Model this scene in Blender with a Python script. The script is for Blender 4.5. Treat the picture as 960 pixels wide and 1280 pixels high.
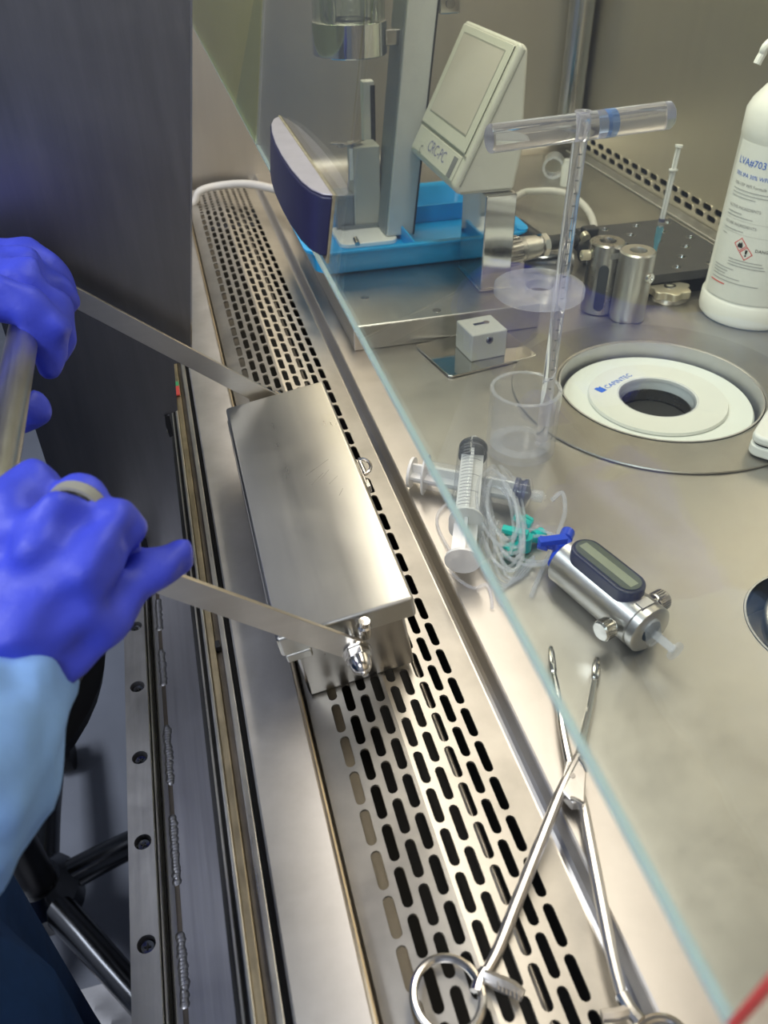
import bpy, bmesh, math, random
import numpy as np
from mathutils import Vector, Matrix
random.seed(7)
S = bpy.context.scene
for o in list(bpy.data.objects): bpy.data.objects.remove(o)
COL = S.collection
PI = math.pi

# ------------------------------------------------------------------ camera
F = 1030.0; CAMH = 0.36
YAW, PITCH, ROLL = .2495, math.radians(38.1), math.radians(-.75)
_f = np.array([math.sin(YAW)*math.cos(PITCH), math.cos(YAW)*math.cos(PITCH), -math.sin(PITCH)])
_r = np.array([math.cos(YAW), -math.sin(YAW), 0.]); _u = np.cross(_r, _f)
CR = _r*math.cos(ROLL)+_u*math.sin(ROLL); CU = -_r*math.sin(ROLL)+_u*math.cos(ROLL); CF = _f
CAM = np.array([0, 0, CAMH])
cd = bpy.data.cameras.new('camera'); cam = bpy.data.objects.new('camera', cd); COL.objects.link(cam)
cam.matrix_world = Matrix(((CR[0], CU[0], -CF[0], 0), (CR[1], CU[1], -CF[1], 0), (CR[2], CU[2], -CF[2], CAMH), (0, 0, 0, 1)))
cd.sensor_fit = 'VERTICAL'; cd.sensor_height = 24; cd.lens = 24*F/1280; cd.clip_start = .01
cd.dof.use_dof = True; cd.dof.focus_distance = .56; cd.dof.aperture_fstop = cd.lens/2.4   # ~2.4 mm pupil
S.camera = cam
S.cycles.transparent_max_bounces = 32

def _ray(p): return (p[0]-480)/F*CR-(p[1]-640)/F*CU+CF
def Pz(x, y, z=0.):
    d = _ray((x, y)); return Vector(CAM+d*(z-CAMH)/d[2])
def Py(x, y, Y):
    d = _ray((x, y)); return Vector(CAM+d*Y/d[1])
def Px(x, y, X):
    d = _ray((x, y)); return Vector(CAM+d*X/d[0])

# ------------------------------------------------------------------ world and lights
W = bpy.data.worlds.new('world'); S.world = W; W.use_nodes = True
W.node_tree.nodes['Background'].inputs[0].default_value = (.62, .70, .85, 1)
W.node_tree.nodes['Background'].inputs[1].default_value = .12
def area(name, loc, rot, sx, sy, power, col):
    l = bpy.data.lights.new(name, 'AREA'); l.shape = 'RECTANGLE'; l.size = sx; l.size_y = sy; l.energy = power; l.color = col
    o = bpy.data.objects.new(name, l); COL.objects.link(o); o.location = loc; o.rotation_euler = rot; return o
area('cabinet_lamp', (.26, .74, .735), (0, math.radians(-18), 0), .14, 1.00, 5.8, (1, .91, .77))
area('room_lamp', (-1.55, .5, 1.86), (0, 0, 0), .6, 1.2, 40, (.88, .92, 1))
area('room_lamp_far', (-1.0, -1.3, 1.86), (0, 0, 0), .6, 1.2, 30, (.88, .92, 1))
vs = S.view_settings; vs.view_transform = 'Standard'; vs.look = 'None'; vs.exposure = 0.12; vs.gamma = 1; vs.use_curve_mapping = False

# ------------------------------------------------------------------ materials
MATS = {}
def newmat(n):
    m = bpy.data.materials.new(n); m.use_nodes = True; MATS[n] = m
    return m, m.node_tree, m.node_tree.nodes['Principled BSDF']
def ramp(nt, fac, stops):
    r = nt.nodes.new('ShaderNodeValToRGB')
    while len(r.color_ramp.elements) < len(stops): r.color_ramp.elements.new(.5)
    for e, (p, c) in zip(r.color_ramp.elements, stops):
        e.position = p; e.color = tuple(c)+(1,) if len(c) == 3 else c
    nt.links.new(fac, r.inputs[0]); return r
def noise(nt, scale, stretch=(1, 1, 1), detail=4, rough=.6, rot=(0, 0, 0), dist=0):
    tc = nt.nodes.new('ShaderNodeTexCoord'); mp = nt.nodes.new('ShaderNodeMapping'); mp.inputs['Scale'].default_value = stretch
    mp.inputs['Rotation'].default_value = rot
    nt.links.new(tc.outputs['Object'], mp.inputs[0])
    n = nt.nodes.new('ShaderNodeTexNoise'); n.inputs['Scale'].default_value = scale; n.inputs['Detail'].default_value = detail
    n.inputs['Roughness'].default_value = rough; n.inputs['Distortion'].default_value = dist
    nt.links.new(mp.outputs[0], n.inputs['Vector']); return n.outputs['Fac']
def plain(n, col, rough=.5, metal=0, var=.08, scale=60, bump=0, bscale=300, **kw):
    m, nt, b = newmat(n)
    f = noise(nt, scale)
    c = np.array(col)
    r = ramp(nt, f, [(.3, tuple(np.clip(c*(1-var), 0, 1))), (.7, tuple(np.clip(c*(1+var), 0, 1)))])
    nt.links.new(r.outputs[0], b.inputs['Base Color'])
    b.inputs['Roughness'].default_value = rough; b.inputs['Metallic'].default_value = metal
    for k, v in kw.items(): b.inputs[k].default_value = v
    if bump:
        f2 = noise(nt, bscale); bp = nt.nodes.new('ShaderNodeBump'); bp.inputs['Strength'].default_value = bump; bp.inputs['Distance'].default_value = .001
        nt.links.new(f2, bp.inputs['Height']); nt.links.new(bp.outputs[0], b.inputs['Normal'])
    return m
def steel(n, col, r0, r1, stretch=(1, 1, 1), scale=60, var=.12, bump=.05, rot=(0, 0, 0), blot=6, aniso=0):
    m, nt, b = newmat(n)
    f = noise(nt, scale, stretch, 5, .7, rot); g = noise(nt, blot, (1, 1, 1), 4, .6, dist=1.2)
    mx = nt.nodes.new('ShaderNodeMath'); mx.operation = 'MULTIPLY_ADD'; mx.inputs[1].default_value = .5
    nt.links.new(f, mx.inputs[0]); hf = nt.nodes.new('ShaderNodeMath'); hf.operation = 'MULTIPLY'; hf.inputs[1].default_value = .5
    nt.links.new(g, hf.inputs[0]); nt.links.new(hf.outputs[0], mx.inputs[2])
    c = np.array(col)
    r = ramp(nt, mx.outputs[0], [(.35, tuple(c*(1-var))), (.65, tuple(np.clip(c*(1+var), 0, 1)))])
    nt.links.new(r.outputs[0], b.inputs['Base Color'])
    rr = ramp(nt, mx.outputs[0], [(.3, (r0,)*3), (.7, (r1,)*3)]); nt.links.new(rr.outputs[0], b.inputs['Roughness'])
    b.inputs['Metallic'].default_value = 1
    if bump:
        bp = nt.nodes.new('ShaderNodeBump'); bp.inputs['Strength'].default_value = bump; bp.inputs['Distance'].default_value = .0006
        nt.links.new(f, bp.inputs['Height']); nt.links.new(bp.outputs[0], b.inputs['Normal'])
    return m
def clear(n, tint=(1, 1, 1), ior=1.45, haze=.06, hcol=(.9, .92, .95), rough=.04):
    """thin clear plastic or glass wall: transparent, mirror by Fresnel, a little haze"""
    m = bpy.data.materials.new(n); m.use_nodes = True; MATS[n] = m; nt = m.node_tree; nt.nodes.clear()
    out = nt.nodes.new('ShaderNodeOutputMaterial'); t = nt.nodes.new('ShaderNodeBsdfTransparent'); t.inputs[0].default_value = (*tint, 1)
    d = nt.nodes.new('ShaderNodeBsdfDiffuse'); d.inputs[0].default_value = (*hcol, 1)
    g = nt.nodes.new('ShaderNodeBsdfGlossy'); g.inputs['Roughness'].default_value = rough
    lw = nt.nodes.new('ShaderNodeLayerWeight'); lw.inputs['Blend'].default_value = .5; F0 = ((ior-1)/(ior+1))**2
    pw = nt.nodes.new('ShaderNodeMath'); pw.operation = 'POWER'; pw.inputs[1].default_value = 5; nt.links.new(lw.outputs['Facing'], pw.inputs[0])
    fr = nt.nodes.new('ShaderNodeMath'); fr.operation = 'MULTIPLY_ADD'; fr.inputs[1].default_value = 1-F0; fr.inputs[2].default_value = F0; nt.links.new(pw.outputs[0], fr.inputs[0])
    f = noise(nt, 40); rr = ramp(nt, f, [(.3, (haze*.7,)*3), (.7, (haze*1.3,)*3)])
    tl = nt.nodes.new('ShaderNodeBsdfTranslucent'); tl.inputs[0].default_value = (*hcol, 1)
    ad = nt.nodes.new('ShaderNodeMixShader'); ad.inputs[0].default_value = .5; nt.links.new(d.outputs[0], ad.inputs[1]); nt.links.new(tl.outputs[0], ad.inputs[2])
    m1 = nt.nodes.new('ShaderNodeMixShader'); nt.links.new(rr.outputs[0], m1.inputs[0]); nt.links.new(t.outputs[0], m1.inputs[1]); nt.links.new(ad.outputs[0], m1.inputs[2])
    m2 = nt.nodes.new('ShaderNodeMixShader'); nt.links.new(fr.outputs[0], m2.inputs[0]); nt.links.new(m1.outputs[0], m2.inputs[1]); nt.links.new(g.outputs[0], m2.inputs[2])
    nt.links.new(m2.outputs[0], out.inputs[0]); return m

steel('table_steel', (.475, .455, .425), .33, .44, (1, 1, 1), 35, .06, .05, blot=9)
steel('wall_steel', (.62, .58, .51), .34, .44, (60, 60, 2), 1, .04, .006, blot=3)
steel('far_steel', (.60, .56, .50), .40, .50, (60, 60, 2), 1, .04, .006, blot=3)
steel('grille_steel', (.49, .47, .43), .34, .46, (1, 1, 1), 50, .10, .05, blot=12)
steel('sill_steel', (.55, .54, .535), .40, .54, (1, 1, 1), 45, .10, .06, blot=14)
steel('rail_steel', (.46, .455, .47), .40, .52, (60, 4, 60), 5, .12, .05, blot=30)
steel('bar_steel', (.54, .54, .57), .36, .48, (150, 3, 150), 2, .10, .05, blot=8)
steel('track_steel', (.66, .64, .60), .25, .38, (160, 4, 160), 2, .15, .05, blot=25)
steel('tan_strip', (.50, .42, .29), .35, .5, (200, 6, 200), 2, .25, .08, blot=35)
steel('brown_strip', (.22, .19, .16), .4, .6, (200, 6, 200), 2, .2, .08, blot=35)
steel('box_steel', (.58, .575, .53), .26, .34, (60, 3, 60), 2, .03, .008, blot=14)
steel('body_steel', (.46, .445, .41), .26, .36, (40, 40, 2), 3, .10, .01, blot=25)
steel('strap_steel', (.66, .62, .55), .28, .38, (3, 60, 60), 3, .06, .02, blot=20)
steel('panel_steel', (.25, .245, .25), .36, .46, (40, 40, 3), 3, .10, .03, blot=6)
steel('polish', (.60, .585, .56), .14, .22, (1, 1, 1), 60, .05, 0)
steel('mirror', (.70, .69, .67), .05, .10, (1, 1, 1), 60, .04, 0)
steel('satin', (.55, .535, .51), .28, .38, (80, 4, 4), 6, .06, .01, blot=30)
steel('tungsten', (.40, .385, .37), .22, .32, (1, 1, 1), 80, .08, .02)
steel('dark_chrome', (.25, .26, .28), .12, .22, (1, 1, 1), 60, .08, 0)
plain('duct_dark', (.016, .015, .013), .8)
steel('duct_steel', (.40, .37, .32), .35, .5, (1, 1, 1), 50, .12, .03)
plain('black_rubber', (.012, .012, .014), .55, var=.2)
plain('black_plastic', (.018, .018, .021), .4, var=.15)
plain('rack_black', (.045, .045, .05), .42, var=.12)
plain('glove_blue', (.055, .080, .70), .50, var=.10, scale=35, bump=.45, bscale=120)
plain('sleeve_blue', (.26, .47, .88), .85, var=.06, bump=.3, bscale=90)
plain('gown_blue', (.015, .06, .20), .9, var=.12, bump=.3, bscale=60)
plain('white_plastic', (.80, .79, .74), .38, var=.02)
plain('grey_plastic', (.46, .455, .41), .45, var=.03)
plain('slab_grey', (.52, .52, .50), .45, var=.04)
plain('slab_dark', (.22, .24, .25), .4, var=.04)
plain('bezel_cream', (.66, .64, .56), .45, var=.03)
plain('bezel_groove', (.33, .32, .28), .5, var=.03)
plain('screen_grey', (.62, .56, .50), .18, var=.05, scale=12)
plain('tray_blue', (.0, .36, .78), .32, var=.06)
plain('handle_top', (.62, .58, .62), .42, metal=.6, var=.06, scale=90)
plain('handle_face', (.028, .028, .070), .35, var=.1)
plain('glue_tan', (.35, .30, .19), .6, var=.25, scale=200)
plain('red_tape', (.62, .07, .06), .5, var=.1)
plain('green_tape', (.05, .35, .14), .5, var=.1)
plain('floor_grey', (.22, .24, .29), .55, var=.07, scale=9)
plain('room_white', (.62, .64, .68), .8, var=.02)
plain('room_grey', (.36, .37, .40), .8, var=.03)
plain('cable_grey', (.58, .56, .52), .5, var=.03)
plain('cable_black', (.02, .02, .022), .45, var=.1)
plain('bottle_white', (.84, .83, .78), .35, var=.015)
plain('label_white', (.76, .76, .72), .5, var=.015)
plain('ink_blue', (.03, .14, .62), .5)
plain('ink_grey', (.22, .22, .23), .5)
plain('ink_black', (.015, .015, .018), .5)
plain('ink_red', (.75, .10, .10), .5)
plain('ink_pale', (.42, .42, .42), .5)
steel('stool_metal', (.10, .105, .115), .18, .28, (1, 1, 1), 60, .08, 0)
steel('scuff_steel', (.40, .39, .35), .4, .5, (1, 1, 1), 200, .2, 0)
plain('ink_violet', (.26, .25, .42), .5)
plain('teal_plastic', (.0, .52, .44), .3, var=.05)
plain('stopcock_blue', (.01, .06, .55), .3, var=.05)
plain('navy_rubber', (.02, .025, .09), .35, var=.1)
plain('lead_frame', (.02, .024, .035), .3, var=.1)
plain('window_glass', (.17, .19, .135), .08, var=.04, scale=25, **{'Transmission Weight': .35})
plain('milk_plastic', (.86, .86, .84), .3, var=.02, **{'Transmission Weight': .25, 'Alpha': .9})
plain('dial_white', (.78, .80, .74), .28, var=.015)
plain('cream_disc', (.74, .74, .67), .3, var=.015)
plain('paper_white', (.75, .75, .78), .8, var=.04)
plain('cap_ivory', (.62, .57, .44), .3, metal=.7, var=.08)
clear('sash_glass', (.93, .97, .95), 1.5, .012, (.75, .8, .85), .0)
clear('sash_glass_green', (.80, .86, .58), 1.5, .30, (.50, .50, .24), .0)
clear('clear_plastic', (.99, .99, 1), 1.30, .10, (.92, .93, .97), .05)
clear('clear_tube', (.98, .985, 1), 1.30, .24, (.93, .94, .97), .08)
clear('cyan_hub', (.55, .80, .90), 1.4, .35, (.35, .70, .85), .1)
clear('vial_glass', (.93, .95, .93), 1.5, .04, (.9, .9, .85), .0)
clear('clear_ring', (.97, .97, 1), 1.30, .15, (.92, .93, .98), .08)
plain('window_core', (.27, .29, .20), .2)
steel('flange_steel', (.40, .38, .345), .34, .46, (1, 1, 1), 35, .10, .03, blot=9)
m, nt, b = newmat('acrylic')
_t = nt.nodes.new('ShaderNodeBsdfTranslucent'); _t.inputs[0].default_value = (.86, .84, .95, 1); _d = nt.nodes.new('ShaderNodeBsdfDiffuse'); _d.inputs[0].default_value = (.86, .84, .95, 1)
_a = nt.nodes.new('ShaderNodeMixShader'); nt.links.new(_t.outputs[0], _a.inputs[1]); nt.links.new(_d.outputs[0], _a.inputs[2])
_m = nt.nodes.new('ShaderNodeMixShader'); _m.inputs[0].default_value = .13; nt.links.new(b.outputs[0], _m.inputs[1]); nt.links.new(_a.outputs[0], _m.inputs[2])
nt.links.new(_m.outputs[0], nt.nodes['Material Output'].inputs[0])
b.inputs['Transmission Weight'].default_value = 1; b.inputs['IOR'].default_value = 1.36; b.inputs['Roughness'].default_value = .03
b.inputs['Base Color'].default_value = (.94, .94, 1, 1)
m, nt, b = newmat('acrylic_blue'); b.inputs['Transmission Weight'].default_value = .8; b.inputs['Base Color'].default_value = (.18, .35, .80, 1); b.inputs['IOR'].default_value = 1.36; b.inputs['Roughness'].default_value = .1
m, nt, b = newmat('glass_edge'); b.inputs['Base Color'].default_value = (.80, .95, .91, 1); b.inputs['Roughness'].default_value = .2; b.inputs['Transmission Weight'].default_value = .45
b.inputs['Subsurface Weight'].default_value = .3

# ------------------------------------------------------------------ mesh helpers
class MB:
    def __init__(s): s.v = []; s.f = []
    def add(s, vs, fs):
        k = len(s.v); s.v += [tuple(v) for v in vs]; s.f += [tuple(i+k for i in f) for f in fs]; return s
    def box(s, x0, x1, y0, y1, z0, z1, M=None):
        vs = [Vector((x, y, z)) for z in (z0, z1) for y in (y0, y1) for x in (x0, x1)]
        if M is not None: vs = [M @ v for v in vs]
        return s.add(vs, [(0, 2, 3, 1), (4, 5, 7, 6), (0, 1, 5, 4), (2, 6, 7, 3), (0, 4, 6, 2), (1, 3, 7, 5)])
    def prism(s, pts, z0, z1, M=None):
        n = len(pts); vs = [Vector((x, y, z0)) for x, y in pts]+[Vector((x, y, z1)) for x, y in pts]
        if M is not None: vs = [M @ v for v in vs]
        return s.add(vs, [tuple(reversed(range(n))), tuple(range(n, 2*n))]+[(i, (i+1) % n, n+(i+1) % n, n+i) for i in range(n)])
    def lathe(s, prof, M=None, n=32, closed=False, arc=None):
        """prof: (r, z) list; revolves about z"""
        vs = []; fs = []; full = arc is None; k = n if full else n+1
        for r, z in prof:
            for i in range(k):
                a = 2*PI*i/n if full else arc[0]+(arc[1]-arc[0])*i/n
                vs.append(Vector((max(r, 1e-6)*math.cos(a), max(r, 1e-6)*math.sin(a), z)))
        m = len(prof)
        for j in range(m-1+(1 if closed else 0)):
            j2 = (j+1) % m
            for i in range(n):
                i2 = (i+1) % k
                if not full and i == n: continue
                fs.append((j*k+i, j*k+i2, j2*k+i2, j2*k+i))
        if M is not None: vs = [M @ v for v in vs]
        return s.add(vs, fs)
    def cyl(s, a, b, r, r2=None, n=24):
        a = Vector(a); b = Vector(b); L = (b-a).length; r2 = r if r2 is None else r2
        M = Matrix.Translation(a) @ (b-a).to_track_quat('Z', 'Y').to_matrix().to_4x4()
        return s.lathe([(0, 0), (r, 0), (r2, L), (0, L)], M, n)
    def tube(s, pts, r, n=8, smooth=6, caps=True):
        P = catmull(pts, smooth) if smooth else [Vector(p) for p in pts]
        R = r if callable(r) else (lambda t: r)
        vs = []; fs = []; N = len(P); up = None
        for i, p in enumerate(P):
            d = (P[min(i+1, N-1)]-P[max(i-1, 0)]).normalized()
            if up is None: up = d.orthogonal().normalized()
            up = (up-d*up.dot(d)); up = up.normalized() if up.length > 1e-6 else d.orthogonal().normalized()
            sd = d.cross(up)
            rr = R(i/(N-1))
            for k in range(n):
                a = 2*PI*k/n; vs.append(p+(up*math.cos(a)+sd*math.sin(a))*rr)
        for i in range(N-1):
            for k in range(n): fs.append((i*n+k, i*n+(k+1) % n, (i+1)*n+(k+1) % n, (i+1)*n+k))
        if caps: fs += [tuple(reversed(range(n))), tuple((N-1)*n+k for k in range(n))]
        return s.add(vs, fs)
    def mesh(s, name):
        me = bpy.data.meshes.new(name); me.from_pydata(s.v, [], s.f); me.update()
        bm = bmesh.new(); bm.from_mesh(me); bmesh.ops.remove_doubles(bm, verts=bm.verts, dist=1e-6)
        bmesh.ops.recalc_face_normals(bm, faces=bm.faces); bm.to_mesh(me); bm.free(); return me
    def obj(s, name, mat, parent=None, smooth=True, bevel=0, seg=2, ang=35):
        me = s.mesh(name); return link(name, me, mat, parent, smooth, bevel, seg, ang)
def link(name, me, mat, parent=None, smooth=True, bevel=0, seg=2, ang=35):
    o = bpy.data.objects.new(name, me); COL.objects.link(o)
    if mat: me.materials.clear(); me.materials.append(MATS[mat])
    if smooth:
        for p in me.polygons: p.use_smooth = True
        if not bevel:
            try: me.set_sharp_from_angle(angle=math.radians(ang))
            except Exception: pass
    if bevel:
        b = o.modifiers.new('bevel', 'BEVEL'); b.width = bevel; b.segments = seg; b.limit_method = 'ANGLE'; b.angle_limit = math.radians(40); b.harden_normals = True
    if parent: attach(o, parent)
    return o
def attach(o, parent):
    o.parent = parent
    M = Matrix.Identity(4); q = parent
    while q: M = Matrix.Translation(-q.location) @ M if False else M; q = None
    o.matrix_parent_inverse = wm(parent).inverted()
def wm(o):
    M = Matrix.LocRotScale(o.location, o.rotation_euler, o.scale)
    return wm(o.parent) @ o.matrix_parent_inverse @ M if o.parent else M
def catmull(pts, k):
    P = [Vector(p) for p in pts]; out = []
    for i in range(len(P)-1):
        a = P[max(i-1, 0)]; b = P[i]; c = P[i+1]; d = P[min(i+2, len(P)-1)]
        for j in range(k):
            t = j/k; out.append(.5*((2*b)+(c-a)*t+(2*a-5*b+4*c-d)*t*t+(3*b-a-3*c+d)*t*t*t))
    out.append(P[-1]); return out
def frame(a, b, up=(0, 0, 1)):
    """matrix whose z runs a->b"""
    a = Vector(a); b = Vector(b); z = (b-a).normalized(); x = Vector(up).cross(z)
    x = x.normalized() if x.length > 1e-5 else Vector((1, 0, 0)); y = z.cross(x)
    return Matrix(((x.x, y.x, z.x, a.x), (x.y, y.y, z.y, a.y), (x.z, y.z, z.z, a.z), (0, 0, 0, 1)))
def tag(o, label, cat, group=None, kind=None):
    o['label'] = label; o['category'] = cat
    if group: o['group'] = group
    if kind: o['kind'] = kind
    return o
def struct(o, label=None):
    o['kind'] = 'structure'
    if label: o['label'] = label
    return o
def thing(name, loc, label, cat, group=None):
    o = bpy.data.objects.new(name, None); COL.objects.link(o); o.location = loc; o.empty_display_size = .02
    return tag(o, label, cat, group)
def stadium(L, w, n=8):
    """outline, long axis y, centred"""
    r = w/2; h = L/2-r; pts = []
    for i in range(n+1): a = PI*i/n; pts.append((r*math.cos(a), h+r*math.sin(a)))
    pts.append((-r, 0.))
    for i in range(n+1): a = PI+PI*i/n; pts.append((r*math.cos(a), -h+r*math.sin(a)))
    pts.append((r, 0.)); return pts
def rrect(w, h, r, n=5):
    pts = []
    for cx, cy, a0 in ((w/2-r, h/2-r, 0), (-w/2+r, h/2-r, PI/2), (-w/2+r, -h/2+r, PI), (w/2-r, -h/2+r, 1.5*PI)):
        for i in range(n+1): a = a0+PI/2*i/n; pts.append((cx+r*math.cos(a), cy+r*math.sin(a)))
    return pts
def hole_cell(mb, x0, x1, y0, y1, outline, cx, cy, fz, depth):
    """plate cell with a hole: outline (rel to cx,cy), fz(x,y)->point of the surface; hole walls go down by depth"""
    n = len(outline); inn = [(cx+a, cy+b) for a, b in outline]; out = []
    for a, b in outline:
        L = max(abs(a)/((x1-x0)/2) if True else 0, 1e-9); 
        tx = ((x1-cx) if a > 0 else (cx-x0)); ty = ((y1-cy) if b > 0 else (cy-y0))
        s_ = min(tx/abs(a) if abs(a) > 1e-9 else 1e9, ty/abs(b) if abs(b) > 1e-9 else 1e9)
        out.append((cx+a*s_, cy+b*s_))
    vs = [fz(*p, 0) for p in out]+[fz(*p, 0) for p in inn]+[fz(*p, -depth) for p in inn]
    fs = []
    for i in range(n):
        j = (i+1) % n
        fs.append((i, j, n+j, n+i)); fs.append((n+i, n+j, 2*n+j, 2*n+i))
    # corners
    base = len(vs); corners = [(x1, y1), (x0, y1), (x0, y0), (x1, y0)]
    for c in corners:
        for i in range(n):
            j = (i+1) % n; p, q = out[i], out[j]
            e = 1e-7
            if ((abs(p[0]-c[0]) < e and abs(q[1]-c[1]) < e and abs(p[1]-c[1]) > e and abs(q[0]-c[0]) > e) or
                    (abs(p[1]-c[1]) < e and abs(q[0]-c[0]) < e and abs(p[0]-c[0]) > e and abs(q[1]-c[1]) > e)):
                vs.append(fz(*c, 0)); fs.append((i, len(vs)-1, j)); break
    mb.add(vs, fs)
def text_mesh(txt, size):
    c = bpy.data.curves.new('lettering', 'FONT'); c.body = txt; c.size = size; c.resolution_u = 2
    o = bpy.data.objects.new('lettering_tmp', c); COL.objects.link(o)
    dg = bpy.context.evaluated_depsgraph_get(); me = bpy.data.meshes.new_from_object(o.evaluated_get(dg))
    bpy.data.objects.remove(o); bpy.data.curves.remove(c); return me
def bars_mesh(rows):
    mb = MB()
    for x0, x1, y0, y1 in rows:
        n = max(1, int((x1-x0)/.004))
        for i in range(n):
            a = x0+(x1-x0)*i/n; b_ = x0+(x1-x0)*(i+1)/n
            mb.add([(a, y0, 0), (b_, y0, 0), (b_, y1, 0), (a, y1, 0)], [(0, 1, 2, 3)])
    return mb.mesh('print')

# ------------------------------------------------------------------ smooth organic meshes (distance field + surface nets)
def sdf_mesh(name, caps, res=.002, k=.01, wrinkle=0., seed=0, cuts=()):
    A = np.array([c[0] for c in caps], float); B = np.array([c[1] for c in caps], float); ra = np.array([c[2] for c in caps]); rb = np.array([c[3] for c in caps])
    lo = np.minimum(A, B).min(0)-max(ra.max(), rb.max())-3*res-.004; hi = np.maximum(A, B).max(0)+max(ra.max(), rb.max())+3*res+.004
    n = np.ceil((hi-lo)/res).astype(int)+1
    g = np.stack(np.meshgrid(*[lo[i]+res*np.arange(n[i]) for i in range(3)], indexing='ij'), -1)
    acc = None
    for a, b_, r0, r1 in zip(A, B, ra, rb):
        ab = b_-a; t = np.clip(((g-a)@ab)/max(ab@ab, 1e-12), 0, 1)
        d = np.linalg.norm(g-a-t[..., None]*ab, axis=-1)-(r0+(r1-r0)*t)
        if acc is None: acc = d
        else:
            h = np.clip(.5+.5*(acc-d)/k, 0, 1); acc = acc*(1-h)+d*h-k*h*(1-h)
    if wrinkle:
        rg = np.random.default_rng(seed)
        for i in range(10):
            v = rg.normal(size=3); v /= np.linalg.norm(v); fr = rg.uniform(120, 420)
            v2 = rg.normal(size=3); ph = 2*np.sin(g@(v2*60)+i)
            acc = acc+wrinkle*.3*np.sin(g@(v*fr)+ph+i*1.7)*(rg.uniform(.4, 1))
    s_ = acc < 0
    nx, ny, nz = s_.shape
    tot = np.zeros((nx-1, ny-1, nz-1, 3)); cnt = np.zeros((nx-1, ny-1, nz-1))
    offs = [(i, j, k_) for i in (0, 1) for j in (0, 1) for k_ in (0, 1)]
    sl = lambda o: (slice(o[0], nx-1+o[0]), slice(o[1], ny-1+o[1]), slice(o[2], nz-1+o[2]))
    for o in offs:
        for ax in range(3):
            if o[ax]: continue
            q = list(o); q[ax] = 1
            fa = acc[sl(o)]; fb = acc[sl(q)]; cr = (fa < 0) != (fb < 0)
            t = np.where(cr, fa/(fa-fb+1e-20), 0)
            p = np.zeros(cr.shape+(3,)); p[...] = o; p[..., ax] += t
            tot += p*cr[..., None]; cnt += cr
    act = cnt > 0; idx = -np.ones(act.shape, int); idx[act] = np.arange(act.sum())
    cells = np.argwhere(act); V = lo+res*(cells+tot[act]/cnt[act][:, None])
    faces = []
    for ax in range(3):
        b1, b2 = [(1, 2), (2, 0), (0, 1)][ax]
        e0 = s_[tuple(slice(0, d-1) if i == ax else slice(1, d-1) for i, d in enumerate(s_.shape))]
        e1 = s_[tuple(slice(1, d) if i == ax else slice(1, d-1) for i, d in enumerate(s_.shape))]
        for flip, mk in ((False, e0 & ~e1), (True, ~e0 & e1)):
            c = np.argwhere(mk)
            if not len(c): continue
            c = c.copy()
            for i in range(3):
                if i != ax: c[:, i] += 1
            def sh(d1, d2):
                q = c.copy(); q[:, b1] += d1; q[:, b2] += d2; return idx[q[:, 0], q[:, 1], q[:, 2]]
            quad = np.stack([sh(-1, -1), sh(0, -1), sh(0, 0), sh(-1, 0)], -1)
            faces.append(quad[:, ::-1] if flip else quad)
    faces = np.concatenate(faces)
    me = bpy.data.meshes.new(name); me.from_pydata(V.tolist(), [], faces.tolist()); me.update(); return me

# ================================================================== SETTING
XB = .648; YF = 1.285; YN = -.03; TOPZ = .76
FZ = -.80
mb = MB().box(-2.6, 2.2, -2.2, 3.2, FZ-.05, FZ); struct(mb.obj('floor', 'floor_grey', smooth=False), 'grey-blue laboratory floor')
mb = MB().box(-2.65, -2.6, -2.2, 3.2, FZ, 1.95); struct(mb.obj('wall_front', 'room_grey', smooth=False), 'pale grey laboratory wall')
mb = MB().box(-2.6, 2.2, 3.2, 3.25, FZ, 1.95); struct(mb.obj('wall_end', 'room_grey', smooth=False), 'grey end wall of the laboratory')
mb = MB().box(-2.6, 2.2, -2.25, -2.2, FZ, 1.95); struct(mb.obj('wall_near', 'room_grey', smooth=False), 'grey laboratory wall behind the viewer')
mb = MB().box(2.2, 2.25, -2.2, 3.2, FZ, 1.95); struct(mb.obj('wall_rear', 'room_grey', smooth=False), 'grey laboratory wall behind the cabinet')
mb = MB().box(-2.6, 2.2, -2.2, 3.2, 1.95, 2.0); struct(mb.obj('ceiling', 'room_white', smooth=False), 'white laboratory ceiling')

# back wall of the cabinet with two rows of exhaust slots
r1a = Px(742.3, 178, XB); r1b = Px(900, 267, XB); r2a = Px(736.4, 184, XB); r2b = Px(888.8, 274, XB)
z1 = (r1a.z+r1b.z)/2; z2 = (r2a.z+r2b.z)/2
py = (r1a.y-r1b.y)/13
mb = MB()
def fzw(y, z, d): return Vector((XB-d, y, z))
zmid = (z1+z2)/2; dz = (z1-z2)/2
oy = [(b, a) for a, b in stadium(py*.72, abs(dz)*1.30, 4)]
rows = 62
y_top = YF
for row, (zc, za, zb, ph) in enumerate(((z1, zmid, z1+abs(dz), r1a.y), (z2, z2-abs(dz), zmid, r2a.y))):
    k0 = int((ph-0.02)/py); y = ph-k0*py
    mb.add([fzw(YN, za, 0), fzw(y-py/2, za, 0), fzw(y-py/2, zb, 0), fzw(YN, zb, 0)], [(0, 1, 2, 3)])
    while y+py/2 < YF-.02:
        hole_cell(mb, y-py/2, y+py/2, za, zb, [(a, b) for a, b in oy], y, zc, fzw, -.0015); y += py
    mb.add([fzw(y-py/2, za, 0), fzw(YF, za, 0), fzw(YF, zb, 0), fzw(y-py/2, zb, 0)], [(0, 1, 2, 3)])
zlo = z2-abs(dz); zhi = z1+abs(dz)
mb.add([fzw(YN, -.002, 0), fzw(YF, -.002, 0), fzw(YF, zlo, 0), fzw(YN, zlo, 0)], [(0, 1, 2, 3)])
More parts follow.
